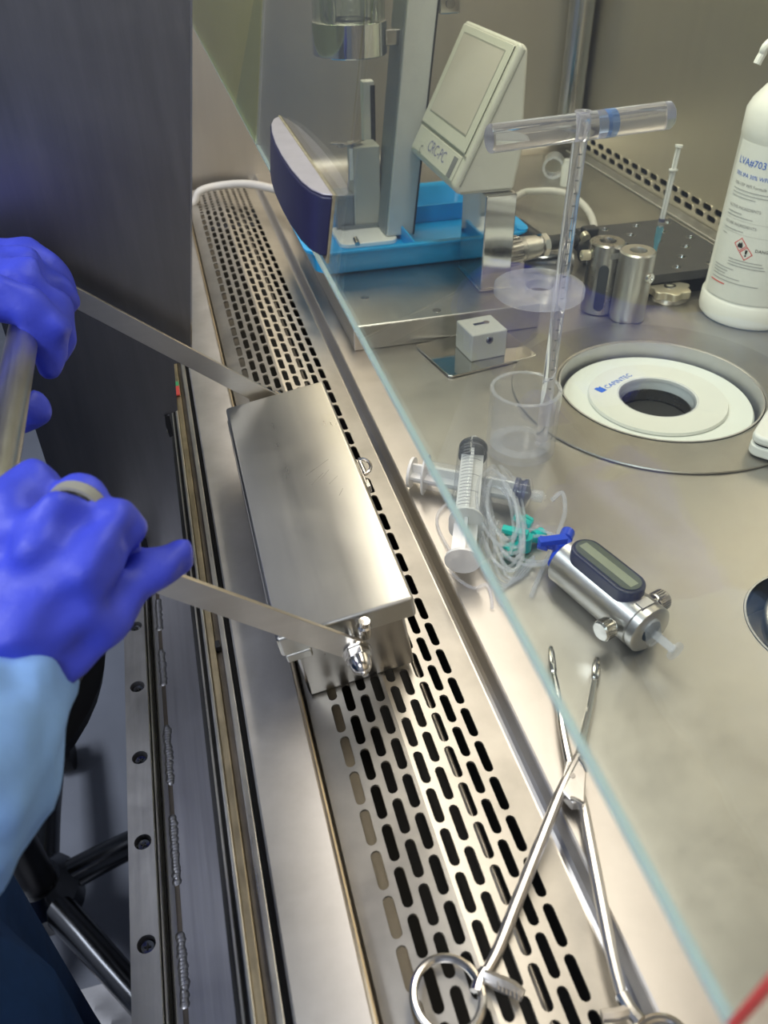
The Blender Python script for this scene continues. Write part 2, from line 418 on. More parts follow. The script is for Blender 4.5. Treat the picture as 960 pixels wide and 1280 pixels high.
mb.add([fzw(YN, zhi, 0), fzw(YF, zhi, 0), fzw(YF, TOPZ, 0), fzw(YN, TOPZ, 0)], [(0, 1, 2, 3)])
struct(mb.obj('wall_back', 'wall_steel', smooth=False), 'brushed steel rear wall of the cabinet with two rows of slots')
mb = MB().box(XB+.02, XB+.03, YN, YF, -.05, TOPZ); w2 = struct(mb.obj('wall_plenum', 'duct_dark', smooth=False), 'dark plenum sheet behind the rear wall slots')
# far end wall with a coved foot
mb = MB(); prof = [(YF, TOPZ), (YF, .03)]+[(YF-.022*(1-math.cos(a)), .022-.022*math.sin(a)+.0) for a in np.linspace(0, PI/2, 7)]
for i in range(len(prof)-1):
    (ya, za), (yb, zb) = prof[i], prof[i+1]
    mb.add([(.17 if i else -.005, ya, za), (XB, ya, za), (XB, yb, zb), (.17 if i else -.005, yb, zb)], [(0, 1, 2, 3)])
mb.add([(-.005, YF, .03), (.17, YF, .03), (.17, YF, -.08), (-.005, YF, -.08)], [(0, 1, 2, 3)])
struct(mb.obj('wall_left', 'far_steel'), 'brushed steel far end wall of the cabinet')
mb = MB().box(.10, XB, YN-.01, YN, -.01, TOPZ); struct(mb.obj('wall_right', 'far_steel', smooth=False), 'brushed steel near end wall of the cabinet')
mb = MB().box(.11, XB, YN, YF, TOPZ, TOPZ+.02); struct(mb.obj('ceiling_diffuser', 'room_white', smooth=False), 'white perforated air diffuser over the cabinet')
mb = MB().box(.145, .165, YN, YF, .66, TOPZ); struct(mb.obj('trim_1', 'far_steel', smooth=False), 'steel header rail above the sash')
# corner cover: round stainless post in the far rear corner
mb = MB(); c = Vector((XB-.022, YF-.022, 0)); mb.cyl((c.x, c.y, .022), (c.x, c.y, TOPZ), .019, n=32)
struct(mb.obj('trim_2', 'polish'), 'round stainless pipe in the far rear corner')
# light cove strip along the wall foot
mb = MB().box(XB-.02, XB-.001, YN, YF-.02, 0.0005, .003); struct(mb.obj('baseboard_back', 'sill_steel', bevel=.001), 'narrow steel lip along the rear wall')

# ------------------------------------------------------------------ work surface with two wells
WC = Vector((1.0454*.37, 1.4784*.37)); WR = .0865          # big dose well
W2 = Vector((.341, .268)); W2R = .0475                     # second well at the right edge
def table_mesh():
    bm = bmesh.new()
    x0, x1, y0, y1 = .1372, XB, YN, YF
    def ring(c, r, n): return [bm.verts.new((c.x+r*math.cos(2*PI*i/n), c.y+r*math.sin(2*PI*i/n), 0)) for i in range(n)]
    # partition: three bands in y, each with at most one hole
    yb = [y0, .355, .70, y1]; mbt = MB()
    flat = lambda x, y, d: Vector((x, y, d))
    circ = lambda r, n: [(r*math.cos(2*PI*(i+.5)/n), r*math.sin(2*PI*(i+.5)/n)) for i in range(n)]
    hole_cell(mbt, x0, x1, yb[0], yb[1], circ(W2R, 64), W2.x, W2.y, flat, .03)
    hole_cell(mbt, x0, x1, yb[1], yb[2], circ(WR, 96), WC.x, WC.y, flat, .03)
    mbt.add([(x0, yb[2], 0), (x1, yb[2], 0), (x1, y1, 0), (x0, y1, 0)], [(0, 1, 2, 3)])
    # front edge: rolled slope down to the grille seat
    pr = [(x0, 0), (x0-.0010, -.0004), (x0-.0018, -.0012), (x0-.0045, -.0055), (x0-.0062, -.0072), (x0-.0078, -.0081), (x0-.0095, -.0084)]
    for (xa, za), (xb, zb) in zip(pr, pr[1:]): mbt.add([(xa, y0, za), (xa, y1, za), (xb, y1, zb), (xb, y0, zb)], [(0, 1, 2, 3)])
    return mbt
t = table_mesh().obj('work_surface', 'table_steel', smooth=False)
tag(t, 'scratched stainless steel work surface of the cabinet with round well openings', 'worktop')

# ------------------------------------------------------------------ front air grille
RIDGE_X, RIDGE_Z = .0745, -.0025
def gz(x):
    return RIDGE_Z-(RIDGE_X-x)*.178 if x < RIDGE_X else RIDGE_Z-(x-RIDGE_X)*.092
rat = [.1225, .1457, .1693, .1928, .2180, .2404, .2636, .2855, .3082]
cx = []
for a in rat:
    x = a*.364
    for _ in range(4): x = a*(CAMH-gz(x))
    cx.append(x)
PIT = .02253; Y0 = .2164
bx = [cx[0]-.0045]+[(a+b_)/2 for a, b_ in zip(cx, cx[1:])]+[cx[-1]+.0045]
bx[4] = RIDGE_X
fzg = lambda x, y, d: Vector((x, y, gz(x)+d))
mb = MB(); GX0, GX1 = .0305, .1282; GY0, GY1, GYS = .02, 1.262, 1.155
sl_ = stadium(.0197, .0051, 5); sl2 = stadium(.0086, .0048, 4)
for i, xc in enumerate(cx):
    ph = Y0 if i % 2 == 0 else Y0+PIT/2
    y = ph-8*PIT; ylast = GY0
    mb.add([fzg(bx[i], GY0, 0), fzg(bx[i+1], GY0, 0), fzg(bx[i+1], y-PIT/2, 0), fzg(bx[i], y-PIT/2, 0)], [(0, 1, 2, 3)])
    while y < GYS:
        hole_cell(mb, bx[i], bx[i+1], y-PIT/2, y+PIT/2, sl_, xc, y, fzg, .0014); y += PIT
    y -= PIT/2; hp = PIT/2
    while y+hp < GY1-.004:
        hole_cell(mb, bx[i], bx[i+1], y, y+hp, sl2, xc, y+hp/2, fzg, .0014); y += hp
    mb.add([fzg(bx[i], y, 0), fzg(bx[i+1], y, 0), fzg(bx[i+1], GY1, 0), fzg(bx[i], GY1, 0)], [(0, 1, 2, 3)])
for a, b_ in ((GX0, bx[0]), (bx[-1], GX1)):
    mb.add([fzg(a, GY0, 0), fzg(b_, GY0, 0), fzg(b_, GY1, 0), fzg(a, GY1, 0)], [(0, 1, 2, 3)])
mb.add([fzg(GX0, GY0, 0), fzg(GX0, GY1, 0), fzg(GX0, GY1, -.012), fzg(GX0, GY0, -.012)], [(0, 1, 2, 3)])
gr = thing('air_grille', (.075, .6, -.03), 'ridged stainless air intake grille with nine rows of oblong slots', 'grille')
mb.obj('slotted_plate', 'grille_steel', gr, smooth=False)
# duct under the grille
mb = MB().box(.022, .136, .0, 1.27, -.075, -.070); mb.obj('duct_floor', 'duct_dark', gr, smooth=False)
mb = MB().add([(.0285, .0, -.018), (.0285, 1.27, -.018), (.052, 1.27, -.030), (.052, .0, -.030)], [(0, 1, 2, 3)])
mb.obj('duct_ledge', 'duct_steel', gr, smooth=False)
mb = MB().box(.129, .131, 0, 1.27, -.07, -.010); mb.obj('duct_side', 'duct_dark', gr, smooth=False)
for dx in (0, .0042):
    MB().cyl((.0945+dx, .03, -.02), (.0945+dx, 1.25, -.02), .0016, n=10).obj('support_rod', 'duct_steel', gr)

# ------------------------------------------------------------------ front frame: sill, track, weld bar, rail
fr = thing('front_frame', (-.03, .5, -.11), 'stainless front sill with sash track, weld seam and screwed rail', 'cabinet frame')
Y_0, Y_1 = .0, 1.27
xs = [Pz(x, 1092, 0).x for x in (273, 290, 296, 308, 318, 328, 337)]
sx0, sx1 = xs[6], .0263
mb = MB(); prof = [(sx0, -.03), (sx0, -.001), (sx0+.001, 0), (sx1-.001, 0), (sx1, -.001), (sx1, -.03)]
mb = MB().prism(prof, Y_0, Y_1, Matrix(((1, 0, 0, 0), (0, 0, 1, 0), (0, 1, 0, 0), (0, 0, 0, 1)))); mb.obj('sill_plate', 'sill_steel', fr)
MB().cyl((sx1+.0006, Y_0, -.0012), (sx1+.0006, Y_1, -.0012), .0011, n=8).obj('sill_bead', 'tan_strip', fr)
for (a, b_), zt, mt, nm in zip(zip(xs, xs[1:]), (-.008, -.002, -.0035, -.0065, -.002, -.010), ('black_rubber', 'track_steel', 'tan_strip', 'brown_strip', 'track_steel', 'black_rubber'), ('edge_seal', 'track_lip', 'track_bed', 'track_groove', 'track_lip', 'gasket')):
    MB().box(a, b_, Y_0, Y_1, -.03, zt).obj(nm, mt, fr, bevel=.0006)
MB().box(Pz(283, 1092, -.004).x-.0006, Pz(283, 1092, -.004).x+.0004, Y_0, Y_1, -.03, -.0045).obj('seal_lip', 'track_steel', fr)
MB().box(xs[0], sx0+.001, Y_0, Y_1, -.12, -.03).obj('track_web', 'duct_dark', fr, smooth=False)
# weld bar
bz = -.104; bxl = Pz(213, 1200, bz).x
MB().box(bxl, xs[0]+.01, Y_0, Y_1, bz-.012, bz).obj('weld_bar', 'bar_steel', fr, bevel=.002)
wx = Pz(228, 1200, bz).x
rnd = random.Random(3); y = .03
while y < 1.2:
    L = rnd.uniform(.03, .05); mb = MB()
    yy = y
    while yy < y+L:
        mb.lathe([(0, 0), (.0024, .0001), (.0019, .0006), (.0008, .0009), (0, .0010)], Matrix.Translation((wx+rnd.uniform(-.0004, .0004), yy, bz-.0001)) @ Matrix.Diagonal((rnd.uniform(.9, 1.35), 1.2, 1, 1)), 10); yy += .0021
    y += L+rnd.uniform(.02, .045)
    mb.obj('weld_bead', 'bar_steel', fr)
MB().box(wx-.0016, wx+.0012, Y_0, Y_1, bz-.001, bz+.0002).obj('weld_groove', 'brown_strip', fr)
# rail with countersunk screws
rz = -.090; rx0, rx1 = Pz(163, 1200, rz).x, Pz(200, 1200, rz).x
ys = [Pz(x, y, rz).y for x, y in ((183, 1180), (178, 1053), (174, 948), (170, 860), (167, 783))]
pit = (ys[-1]-ys[0])/4; rc = Pz(183, 1180, rz).x
mb = MB(); fl = lambda x, y, d: Vector((x, y, rz+d)); circ = [(.0050*math.cos(2*PI*(i+.5)/20), .0050*math.sin(2*PI*(i+.5)/20)) for i in range(20)]
ysc = [ys[0]+pit*i for i in range(-3, 20) if .03 < ys[0]+pit*i < 1.24]
prev = Y_0
for i, y in enumerate(ysc):
    hi = y+pit/2 if i < len(ysc)-1 else Y_1
    hole_cell(mb, rx0, rx1, prev, hi, circ, rc, y, fl, .006); prev = hi
mb.add([(rx0, Y_0, rz), (rx0, Y_1, rz), (rx0, Y_1, rz-.02), (rx0, Y_0, rz-.02)], [(0, 1, 2, 3)])
mb.add([(rx1, Y_0, rz), (rx1, Y_1, rz), (rx1, Y_1, rz-.02), (rx1, Y_0, rz-.02)], [(0, 1, 2, 3)])
rail = mb.obj('rail', 'rail_steel', fr, ang=30)
MB().box(rx0+.0005, rx1-.0005, Y_0, Y_1, rz-.012, rz-.0058).obj('rail_core', 'black_rubber', fr, smooth=False)
MB().box(rx1+.0003, bxl-.0003, Y_0, Y_1, bz-.012, bz-.002).obj('gap_seal', 'black_rubber', fr, smooth=False)
MB().box(rx1+.0008, rx1+.0018, Y_0, Y_1, bz-.01, rz-.006).obj('gap_lip', 'track_steel', fr, smooth=False)
mb = MB().lathe([(0, .0), (.0014, .0), (.0034, .0003), (.0041, -.0008), (.0041, -.003)], None, 18)
sm = mb.mesh('screw')
cm = MB(); cm.box(-.0018, .0018, -.00035, .00035, .0004, .0007); cm.box(-.00035, .00035, -.0018, .0018, .0004, .0007); cmm = cm.mesh('recess')
for y in ysc:
    s_ = link('screw', sm, 'dark_chrome', None); s_.location = (rc, y, rz-.0035); attach(s_, rail)
    d_ = link('cross_recess', cmm, 'black_rubber', None, smooth=False); d_.location = (rc, y, rz-.0035); d_.rotation_euler.z = .5*y*40; attach(d_, s_)
MB().box(rx0+.0002, rx0+.003, Y_0, Y_1, -.42, rz-.012).obj('front_skirt', 'panel_steel', fr, smooth=False)
mb = MB().box(Pz(272, 806, -.002).x-.0014, Pz(272, 806, -.002).x+.0014, Pz(265, 806, -.002).y-.003, Pz(265, 806, -.002).y+.003, -.006, -.0018)
mb.obj('stop_block', 'black_plastic', fr, bevel=.0006)

# ------------------------------------------------------------------ dark side shield panel across the front
YP = .568
def pp(x, y): q = Py(x, y, YP); return (q.x, q.z)
out = [pp(238, 0), pp(238, 448), (pp(238, 448)[0]-.001, pp(238, 448)[1]-.002), pp(217.5, 455), pp(222, 513), pp(207, 520), pp(209, 541), pp(214, 541), pp(232, 690), pp(186, 692), pp(181, 672), pp(165, 671), pp(163, 700)]
xl = Py(50, 555, YP).x
top = (out[0][0]+.153*.25, out[0][1]+.25)
poly = [top]+out+[(out[-1][0], -.13), (xl, -.13), (xl, top[1])]
Mx = Matrix(((1, 0, 0, 0), (0, 0, 1, 0), (0, 1, 0, 0), (0, 0, 0, 1)))
sp = thing('side_shield', (-.06, YP, -.13), 'tall dark blue-grey metal shield panel standing across the front rails', 'panel')
MB().prism(poly, YP, YP+.003, Mx).obj('sheet', 'panel_steel', sp, smooth=False)
# bright folded lip on its inner edge
mb = MB(); a, b_ = out[0], out[1]
mb.add([(top[0], YP-.0004, top[1]), (b_[0], YP-.0004, b_[1]), (b_[0]+.0012, YP-.0004, b_[1]), (top[0]+.0012, YP-.0004, top[1]),
        (top[0], YP+.0032, top[1]), (b_[0], YP+.0032, b_[1]), (b_[0]+.0012, YP+.0032, b_[1]), (top[0]+.0012, YP+.0032, top[1])],
       [(0, 1, 2, 3), (4, 7, 6, 5), (0, 4, 5, 1), (3, 2, 6, 7), (0, 3, 7, 4), (1, 5, 6, 2)])
mb.obj('edge_lip', 'polish', sp, smooth=False)
mb = MB().prism([pp(206, 519), pp(212, 519), pp(217, 543), pp(212, 545), pp(207, 530)], YP-.002, YP-.0003, Mx); mb.obj('rubber_edging', 'black_rubber', sp, smooth=False)
mb = MB().prism([pp(164, 672), pp(176, 668), pp(183, 674), pp(187, 690), pp(231, 685), pp(232, 692), pp(186, 699), pp(178, 690), pp(176, 676), pp(170, 678), pp(170, 700), pp(164, 700)], YP-.002, YP-.0003, Mx); mb.obj('rubber_edging', 'black_rubber', sp, smooth=False)
q = Pz(222, 486, -.002)
st = thing('tape_tag', (q.x, q.y, -.002), 'tiny red and green tape tag on the sash track by the shield panel', 'tape')
MB().box(q.x-.002, q.x+.0015, q.y-.012, q.y+.004, -.0022, -.0012).obj('red_tape', 'red_tape', st, smooth=False)
MB().box(q.x-.002, q.x+.0015, q.y+.0042, q.y+.012, -.0022, -.0012).obj('green_tape', 'green_tape', st, smooth=False)

# ------------------------------------------------------------------ glass sash
GXB, GZB = .0712, .2; TL = .153
YG0, YG1 = .0417, .645
gs = thing('glass_sash', (GXB, .34, GZB), 'clear tilted glass front sash with a curved pull handle', 'sash')
def pane(y0, y1, ht, th=.0022):
    mb = MB(); n = Vector((1, 0, -TL)).normalized()*th
    A = [Vector((GXB, y0, GZB)), Vector((GXB, y1, GZB)), Vector((GXB+TL*ht, y1, GZB+ht)), Vector((GXB+TL*ht, y0, GZB+ht))]
    B = [a+n for a in A]; return A, B
HT = .46
A, B = pane(YG0, YG1, HT)
mb = MB().add(A+B, [(0, 1, 2, 3), (4, 7, 6, 5)]); mb.obj('pane', 'sash_glass', gs, smooth=False)
def edge_strip(nm, i, j, mat, A=A, B=B, e=0.0): return MB().add([A[i], A[j], B[j], B[i]], [(0, 1, 2, 3)]).obj(nm, mat, gs, smooth=False)
# ground edges are thin solid bars so that they read from both sides
def bar(nm, p, q, mat, w=.0012):
    n = Vector((1, 0, -TL)).normalized()*.0022; t_ = Vector((TL, 0, 1)).normalized()*w
    d = (q-p).normalized()
    if abs(d.y) < .5: t_ = Vector((0, w, 0))
    vs = [p, q, q+n, p+n, p+t_, q+t_, q+n+t_, p+n+t_]
    return MB().add(vs, [(0, 1, 2, 3), (4, 7, 6, 5), (0, 4, 5, 1), (1, 5, 6, 2), (2, 6, 7, 3), (3, 7, 4, 0)]).obj(nm, mat, gs, smooth=False)
bar('ground_edge', A[0]-Vector((0, 0, .0013)), A[1]-Vector((0, 0, .0013)), 'glass_edge')
bar('side_edge', A[1], A[2], 'clear_ring', .0005)
bar('red_edge_tape', A[0]-Vector((0, .0014, 0)), A[3]-Vector((0, .0014, 0)), 'red_tape')
# handle glued on the outside, plan like a D
zt, zb_ = .2385, .2105
def gx(z): return GXB+TL*(z-GZB)
inner_y = (.386, .5500)
outer = [(.0, .3865), (.0045, .389), (.0085, .398), (.0110, .412), (.0126, .435), (.0130, .462), (.0124, .488), (.0106, .512), (.0078, .532), (.0042, .544), (.0, .5495)]
mb = MB(); vt = [Vector((gx(zt)-.001-d, y, zt)) for d, y in outer]; vb = [Vector((gx(zb_)-.001-d*.8, y, zb_)) for d, y in outer]
n = len(outer)
mb.add(vt+vb, [tuple(range(n)), tuple(reversed(range(n, 2*n)))]+[(i, (i+1) % n, n+(i+1) % n, n+i) for i in range(n)])
hd = mb.obj('pull_handle', 'handle_face', gs, bevel=.0012)
mb = MB(); vt2 = [Vector((gx(zt)-.001-d*.93, y*.985+.0068, zt+.0002)) for d, y in outer]; vt3 = [v+Vector((0, 0, .0008)) for v in vt2]
mb.add(vt2+vt3, [tuple(range(n)), tuple(reversed(range(n, 2*n)))]+[(i, (i+1) % n, n+(i+1) % n, n+i) for i in range(n)])
mb.obj('brushed_cap', 'handle_top', hd, bevel=.0004)
mb = MB(); mb.add([Vector((gx(z)-.0012+dx, y, z)) for dx in (0, .0012) for z in (zb_-.003, zt+.001) for y in inner_y], [(0, 1, 3, 2), (4, 6, 7, 5), (0, 4, 5, 1), (2, 3, 7, 6), (0, 2, 6, 4), (1, 5, 7, 3)])
mb.obj('adhesive_pad', 'glue_tan', hd, smooth=False)
# second, greenish pane farther along
g2 = thing('green_glass_pane', (GXB, .95, GZB), 'yellow-green tinted glass pane beyond the clear sash', 'sash')
A2, B2 = pane(YG1+.004, YF-.004, HT)
MB().add(A2+B2, [(0, 1, 2, 3), (4, 7, 6, 5)]).obj('pane', 'sash_glass_green', g2, smooth=False)
gs_keep = gs; gs = g2; bar('ground_edge', A2[0]-Vector((0, 0, .0013)), A2[1]-Vector((0, 0, .0013)), 'glass_edge'); gs = gs_keep
# ================================================================== CARRIER BOX AND BAIL
TB = math.radians(9.2)
bu = Vector((math.cos(TB), 0, math.sin(TB))); bn = Vector((-math.sin(TB), 0, math.cos(TB)))   # box x, box up
O = Vector((.0331, .3035, -.0090))                        # near-left bottom corner of the body
def MBX(o=O): return Matrix(((bu.x, 0, bn.x, o.x), (0, 1, 0, o.y), (bu.z, 0, bn.z, o.z), (0, 0, 0, 1)))
BM = MBX(); BW, BL, BH = .0622, .2300, .0555
cb = thing('carrier_box', (O.x+.03, .42, -.009), 'closed stainless steel carrier box with a strap bail resting on the grille', 'box')
body = MB().box(0, BW, 0, BL, 0, BH-.002, BM).obj('body', 'body_steel', cb, bevel=.002)
lx0, lx1, ly0, ly1 = -.0065, BW+.0062, -.0055, BL+.0045
lid = MB().box(lx0, lx1, ly0, ly1, BH-.0125, BH+.0025, BM).obj('lid', 'box_steel', cb, bevel=.0022, seg=3)
MB().box(lx0-.0012, lx0+.002, .012, BL-.004, BH-.011, BH-.003, BM).obj('hinge_leaf', 'box_steel', lid, bevel=.0006)
# torn hook at the near-left lid corner
MB().box(lx0+.002, lx0+.016, ly0-.0005, ly0+.004, BH-.017, BH-.011, BM).obj('corner_fold', 'box_steel', lid, bevel=.001)
for sx_, sy_, sl, sa in ((.041, .118, .013, .75), (.046, .120, .011, .80), (.050, .112, .009, .70), (.045, .131, .016, .55), (.052, .098, .007, 1.0), (.038, .127, .008, .6)):
    MB().box(-sl/2, sl/2, -.00022, .00022, 0, .00004, BM @ Matrix.Translation((sx_, sy_, BH+.00252)) @ Matrix.Rotation(sa, 4, 'Z')).obj('scuff_mark', 'scuff_steel', lid, smooth=False)
# latch on the right side
lt = Vector((lx1, .118, BH-.004))
def arcp(c, r, a0, a1, n=9): return [BM @ Vector((c[0]+r*math.sin(a)*.7, c[1]+r*math.cos(a), c[2])) for a in np.linspace(a0, a1, n)]
latch = MB().box(lx1, lx1+.0012, .098, .128, BH-.010, BH+.0005, BM).obj('latch', 'polish', cb, bevel=.0004)
MB().tube(arcp((lx1+.0015, .119, BH+.001), .0085, .0, PI, 9), .0011, 8, 3).obj('latch_wire', 'polish', latch)
MB().box(lx1+.001, lx1+.0028, .100, .108, BH-.006, BH-.001, BM).obj('latch_hook', 'polish', latch, bevel=.0004)
MB().cyl(BM @ Vector((lx1+.002, .112, BH)), BM @ Vector((lx1+.002, .126, BH)), .0014, n=10).obj('latch_pin', 'polish', latch)
# straps: straight flat bars in planes of constant y, from the pivot to the bail grip
def strap(Y, pivot, end, nm='strap'):
    d = (end-pivot).normalized(); n = Vector((-d.z, 0, d.x)); w = .0068
    mb = MB(); pts = []
    for i in range(9):
        a = PI/2+PI*i/8; pts.append(pivot+(d*math.cos(a)+n*math.sin(a))*w)
    for i in range(9):
        a = -PI/2+PI*i/8; pts.append(end+(d*math.cos(a)+n*math.sin(a))*w)
    m = len(pts); vs = [Vector((p.x, Y-.0012, p.z)) for p in pts]+[Vector((p.x, Y+.0012, p.z)) for p in pts]
    mb.add(vs, [tuple(range(m)), tuple(reversed(range(m, 2*m)))]+[(i, (i+1) % m, m+(i+1) % m, m+i) for i in range(m)])
    return mb.obj(nm, 'strap_steel', cb, bevel=.0003, seg=1)
GX, GZ = -.0885, .1575
pv = Vector((.0575, 0, .0395)); YN_, YF_ = .2875, .5455
for Y, s_ in ((YN_, -1), (YF_, 1)):
    st_ = strap(Y, pv, Vector((GX, 0, GZ)))
    yo = Y+s_*.0012; ym = O.y if s_ < 0 else O.y+BL
    P0 = Vector((pv.x, ym, pv.z))
    bolt = MB().cyl((pv.x, ym, pv.z), (pv.x, yo+s_*.001, pv.z), .0034, n=16).obj('bolt', 'polish', cb)
    MB().lathe([(.0034, 0), (.0078, 0), (.0078, .0012), (.0034, .0012)], frame((pv.x, yo, pv.z), (pv.x, yo+s_, pv.z)), 24).obj('washer', 'polish', bolt)
    hexp = [(.0069*math.cos(PI/3*i+.3), .0069*math.sin(PI/3*i+.3)) for i in range(6)]
    MB().prism(hexp, .0012, .0066, frame((pv.x, yo, pv.z), (pv.x, yo+s_, pv.z))).obj('hex_nut', 'polish', bolt, bevel=.0006)
    MB().lathe([(.0060, .0064), (.0058, .0085), (.0050, .0115), (.0034, .0138), (.0013, .0148), (.0011, .0160), (0, .0163)], frame((pv.x, yo, pv.z), (pv.x, yo+s_, pv.z)), 24).obj('cap_nut', 'polish', bolt)
# upright stud with a small nut just above the near pivot
MB().lathe([(.0, -.001), (.0034, -.001), (.0038, .006), (.0030, .007), (.0030, .010), (0, .0102)], frame((pv.x+.006, YN_+.006, pv.z+.004), (pv.x+.004, YN_+.006, 1)), 14).obj('stop_pin', 'polish', cb)
MB().cyl((GX, YN_-.004, GZ), (GX, YF_+.004, GZ), .0082, n=24).obj('grip_bar', 'satin', cb)

# ================================================================== PERSON: gloved hands, sleeves, gown
pe = thing('person', (-.315, .195, FZ), 'person in a blue gown and blue gloves lifting the carrier by its bail', 'person')
def cap(a, b_, ra, rb): return (tuple(a), tuple(b_), ra, rb)
def chain(pts, rads): return [cap(pts[i], pts[i+1], rads[i], rads[i+1]) for i in range(len(pts)-1)]
# far hand: over the bar, fingers come down on the cabinet side
def grip_finger(Y, reach=1.0, dy=0., r=.0088, kn=1.0):
    c = Vector((GX, Y, GZ))
    p = [c+Vector((-.046, -dy, .012)), c+Vector((-.020, 0, .0215*kn)), c+Vector((.003, dy*.3, .0190*kn)), c+Vector((.0160, dy*.6, .001)), c+Vector((.0110, dy, -.0180*reach))]
    return chain(p, [r*1.25, r*1.2, r*1.12, r*1.02, r*.86])
caps = []
for Y, rc_, dy, r, kn in ((.524, 1.0, -.004, .0092, 1.), (.503, 1.25, -.004, .0098, 1.06), (.481, 1.25, -.006, .0098, 1.06), (.461, 1.05, -.008, .0092, 1.0)):
    caps += grip_finger(Y, rc_, dy, r, kn)
for Y, r in ((.522, .017), (.500, .0185), (.478, .0185), (.458, .017)):
    caps.append(cap((GX-.046, Y, GZ+.016), (GX-.105, .489+(Y-.489)*.7, GZ+.004), r*.85, r))
caps.append(cap((GX-.105, .489, GZ+.004), (GX-.17, .47, GZ+.005), .027, .026))
caps += chain([(GX-.080, .452, GZ-.012), (GX-.035, .425, GZ-.022), (GX-.014, .414, GZ-.0225), (GX+.004, .408, GZ-.0195)], [.0150, .0118, .0102, .0082])
me = sdf_mesh('glove', caps, .0018, .006, .0030, 1); g1_ = link('glove', me, 'glove_blue', pe); g1_['label'] = 'blue nitrile glove gripping the far end of the bail bar'
# near hand: back of the hand to the viewer, thumb stretched along the strap
q = lambda x, y, Y: Py(x, y, Y)
K = [q(108, 768, .246), q(92, 722, .250), q(56, 692, .258), q(14, 682, .268)]
Wr = q(-6, 846, .234)
caps = []
for k_, r in zip(K, (.0135, .0140, .0140, .0130)):
    caps.append(cap(k_, k_.lerp(Wr, .5), r, r*1.3)); caps.append(cap(k_.lerp(Wr, .5), Wr, r*1.3, .0215))
# stretched finger in front of the strap
caps += chain([K[0], q(150, 748, .254), q(190, 716, .264), q(220, 697, .271)], [.0125, .0092, .0084, .0066])
# second finger: knuckle high, tip behind the strap
caps += chain([K[1], q(120, 684, .257), q(148, 657, .268), q(134, 682, .297), q(116, 700, .302)], [.0120, .0096, .0086, .0078, .0070])
# third finger with the ring badge
caps += chain([K[2], q(84, 654, .266), q(106, 628, .280), q(96, 654, .312), q(70, 680, .316)], [.0125, .0104, .0096, .0084, .0074])
# fourth finger
caps += chain([K[3], q(24, 640, .280), q(42, 606, .294), q(34, 636, .326), q(8, 662, .330)], [.0120, .0104, .0098, .0086, .0076])
# thumb hooked under the bar
caps += chain([q(20, 800, .240), q(30, 760, .262), q(10, 712, .290), q(-12, 690, .305)], [.0170, .0135, .0110, .0085])
me = sdf_mesh('glove', caps, .0018, .0050, .0027, 5); g2_ = link('glove', me, 'glove_blue', pe); g2_['label'] = 'blue nitrile glove on the near end of the bail, one finger along the strap'
# ring badge on the second finger
c0 = q(84, 654, .266); c1 = q(106, 628, .280)
mb = MB(); Mr = frame(c0.lerp(c1, .55), c1)
mb.lathe([(.0098, -.0042), (.0112, -.0042), (.0116, 0), (.0112, .0042), (.0098, .0042)], Mr, 28); rg_ = mb.obj('ring_badge', 'black_plastic', g2_)
mb = MB(); mb.lathe([(.0112, -.0030), (.0124, -.0026), (.0124, .0026), (.0112, .0030)], Mr, 28, arc=(0, 2*PI)); mb.obj('badge_band', 'bezel_groove', rg_)
# sleeves
def sleeve(pts, rads, nm, mat, seed, label, res=.0035):
    me = sdf_mesh(nm, chain(pts, rads), res, .02, .0022, seed); o = link(nm, me, mat, pe); o['label'] = label; return o
W1 = q(0, 868, .226)
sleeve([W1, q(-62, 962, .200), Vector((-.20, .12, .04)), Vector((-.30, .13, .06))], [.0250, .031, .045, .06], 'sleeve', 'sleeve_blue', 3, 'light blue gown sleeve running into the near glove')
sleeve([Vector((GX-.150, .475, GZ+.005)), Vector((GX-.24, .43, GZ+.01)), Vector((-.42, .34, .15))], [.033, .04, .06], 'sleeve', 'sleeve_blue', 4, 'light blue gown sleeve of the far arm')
# gown body: hanging folds
mb = MB(); prof = []; n = 56; zz = np.linspace(.10, -.74, 26)
gc = Vector((-.315, .195)); vs = []; fs = []
for j, z in enumerate(zz):
    t_ = j/25
    for i in range(n):
        a = 2*PI*i/n
        r = .140+.050*min(1, max(0, (.06-z)/.13))+(.006+.014*t_)*math.sin(7*a+1.3+2*t_)+.006*math.sin(13*a+3*t_)
        vs.append((gc.x+r*math.cos(a)*1.0, gc.y+r*math.sin(a)*1.05, z))
for j in range(25):
    for i in range(n): fs.append((j*n+i, j*n+(i+1) % n, (j+1)*n+(i+1) % n, (j+1)*n+i))
fs.append(tuple(range(n))); fs.append(tuple(reversed(range(25*n, 26*n))))
mb.add(vs, fs); gw = mb.obj('gown', 'gown_blue', pe); gw['label'] = 'dark blue gown skirt hanging beside the rail'

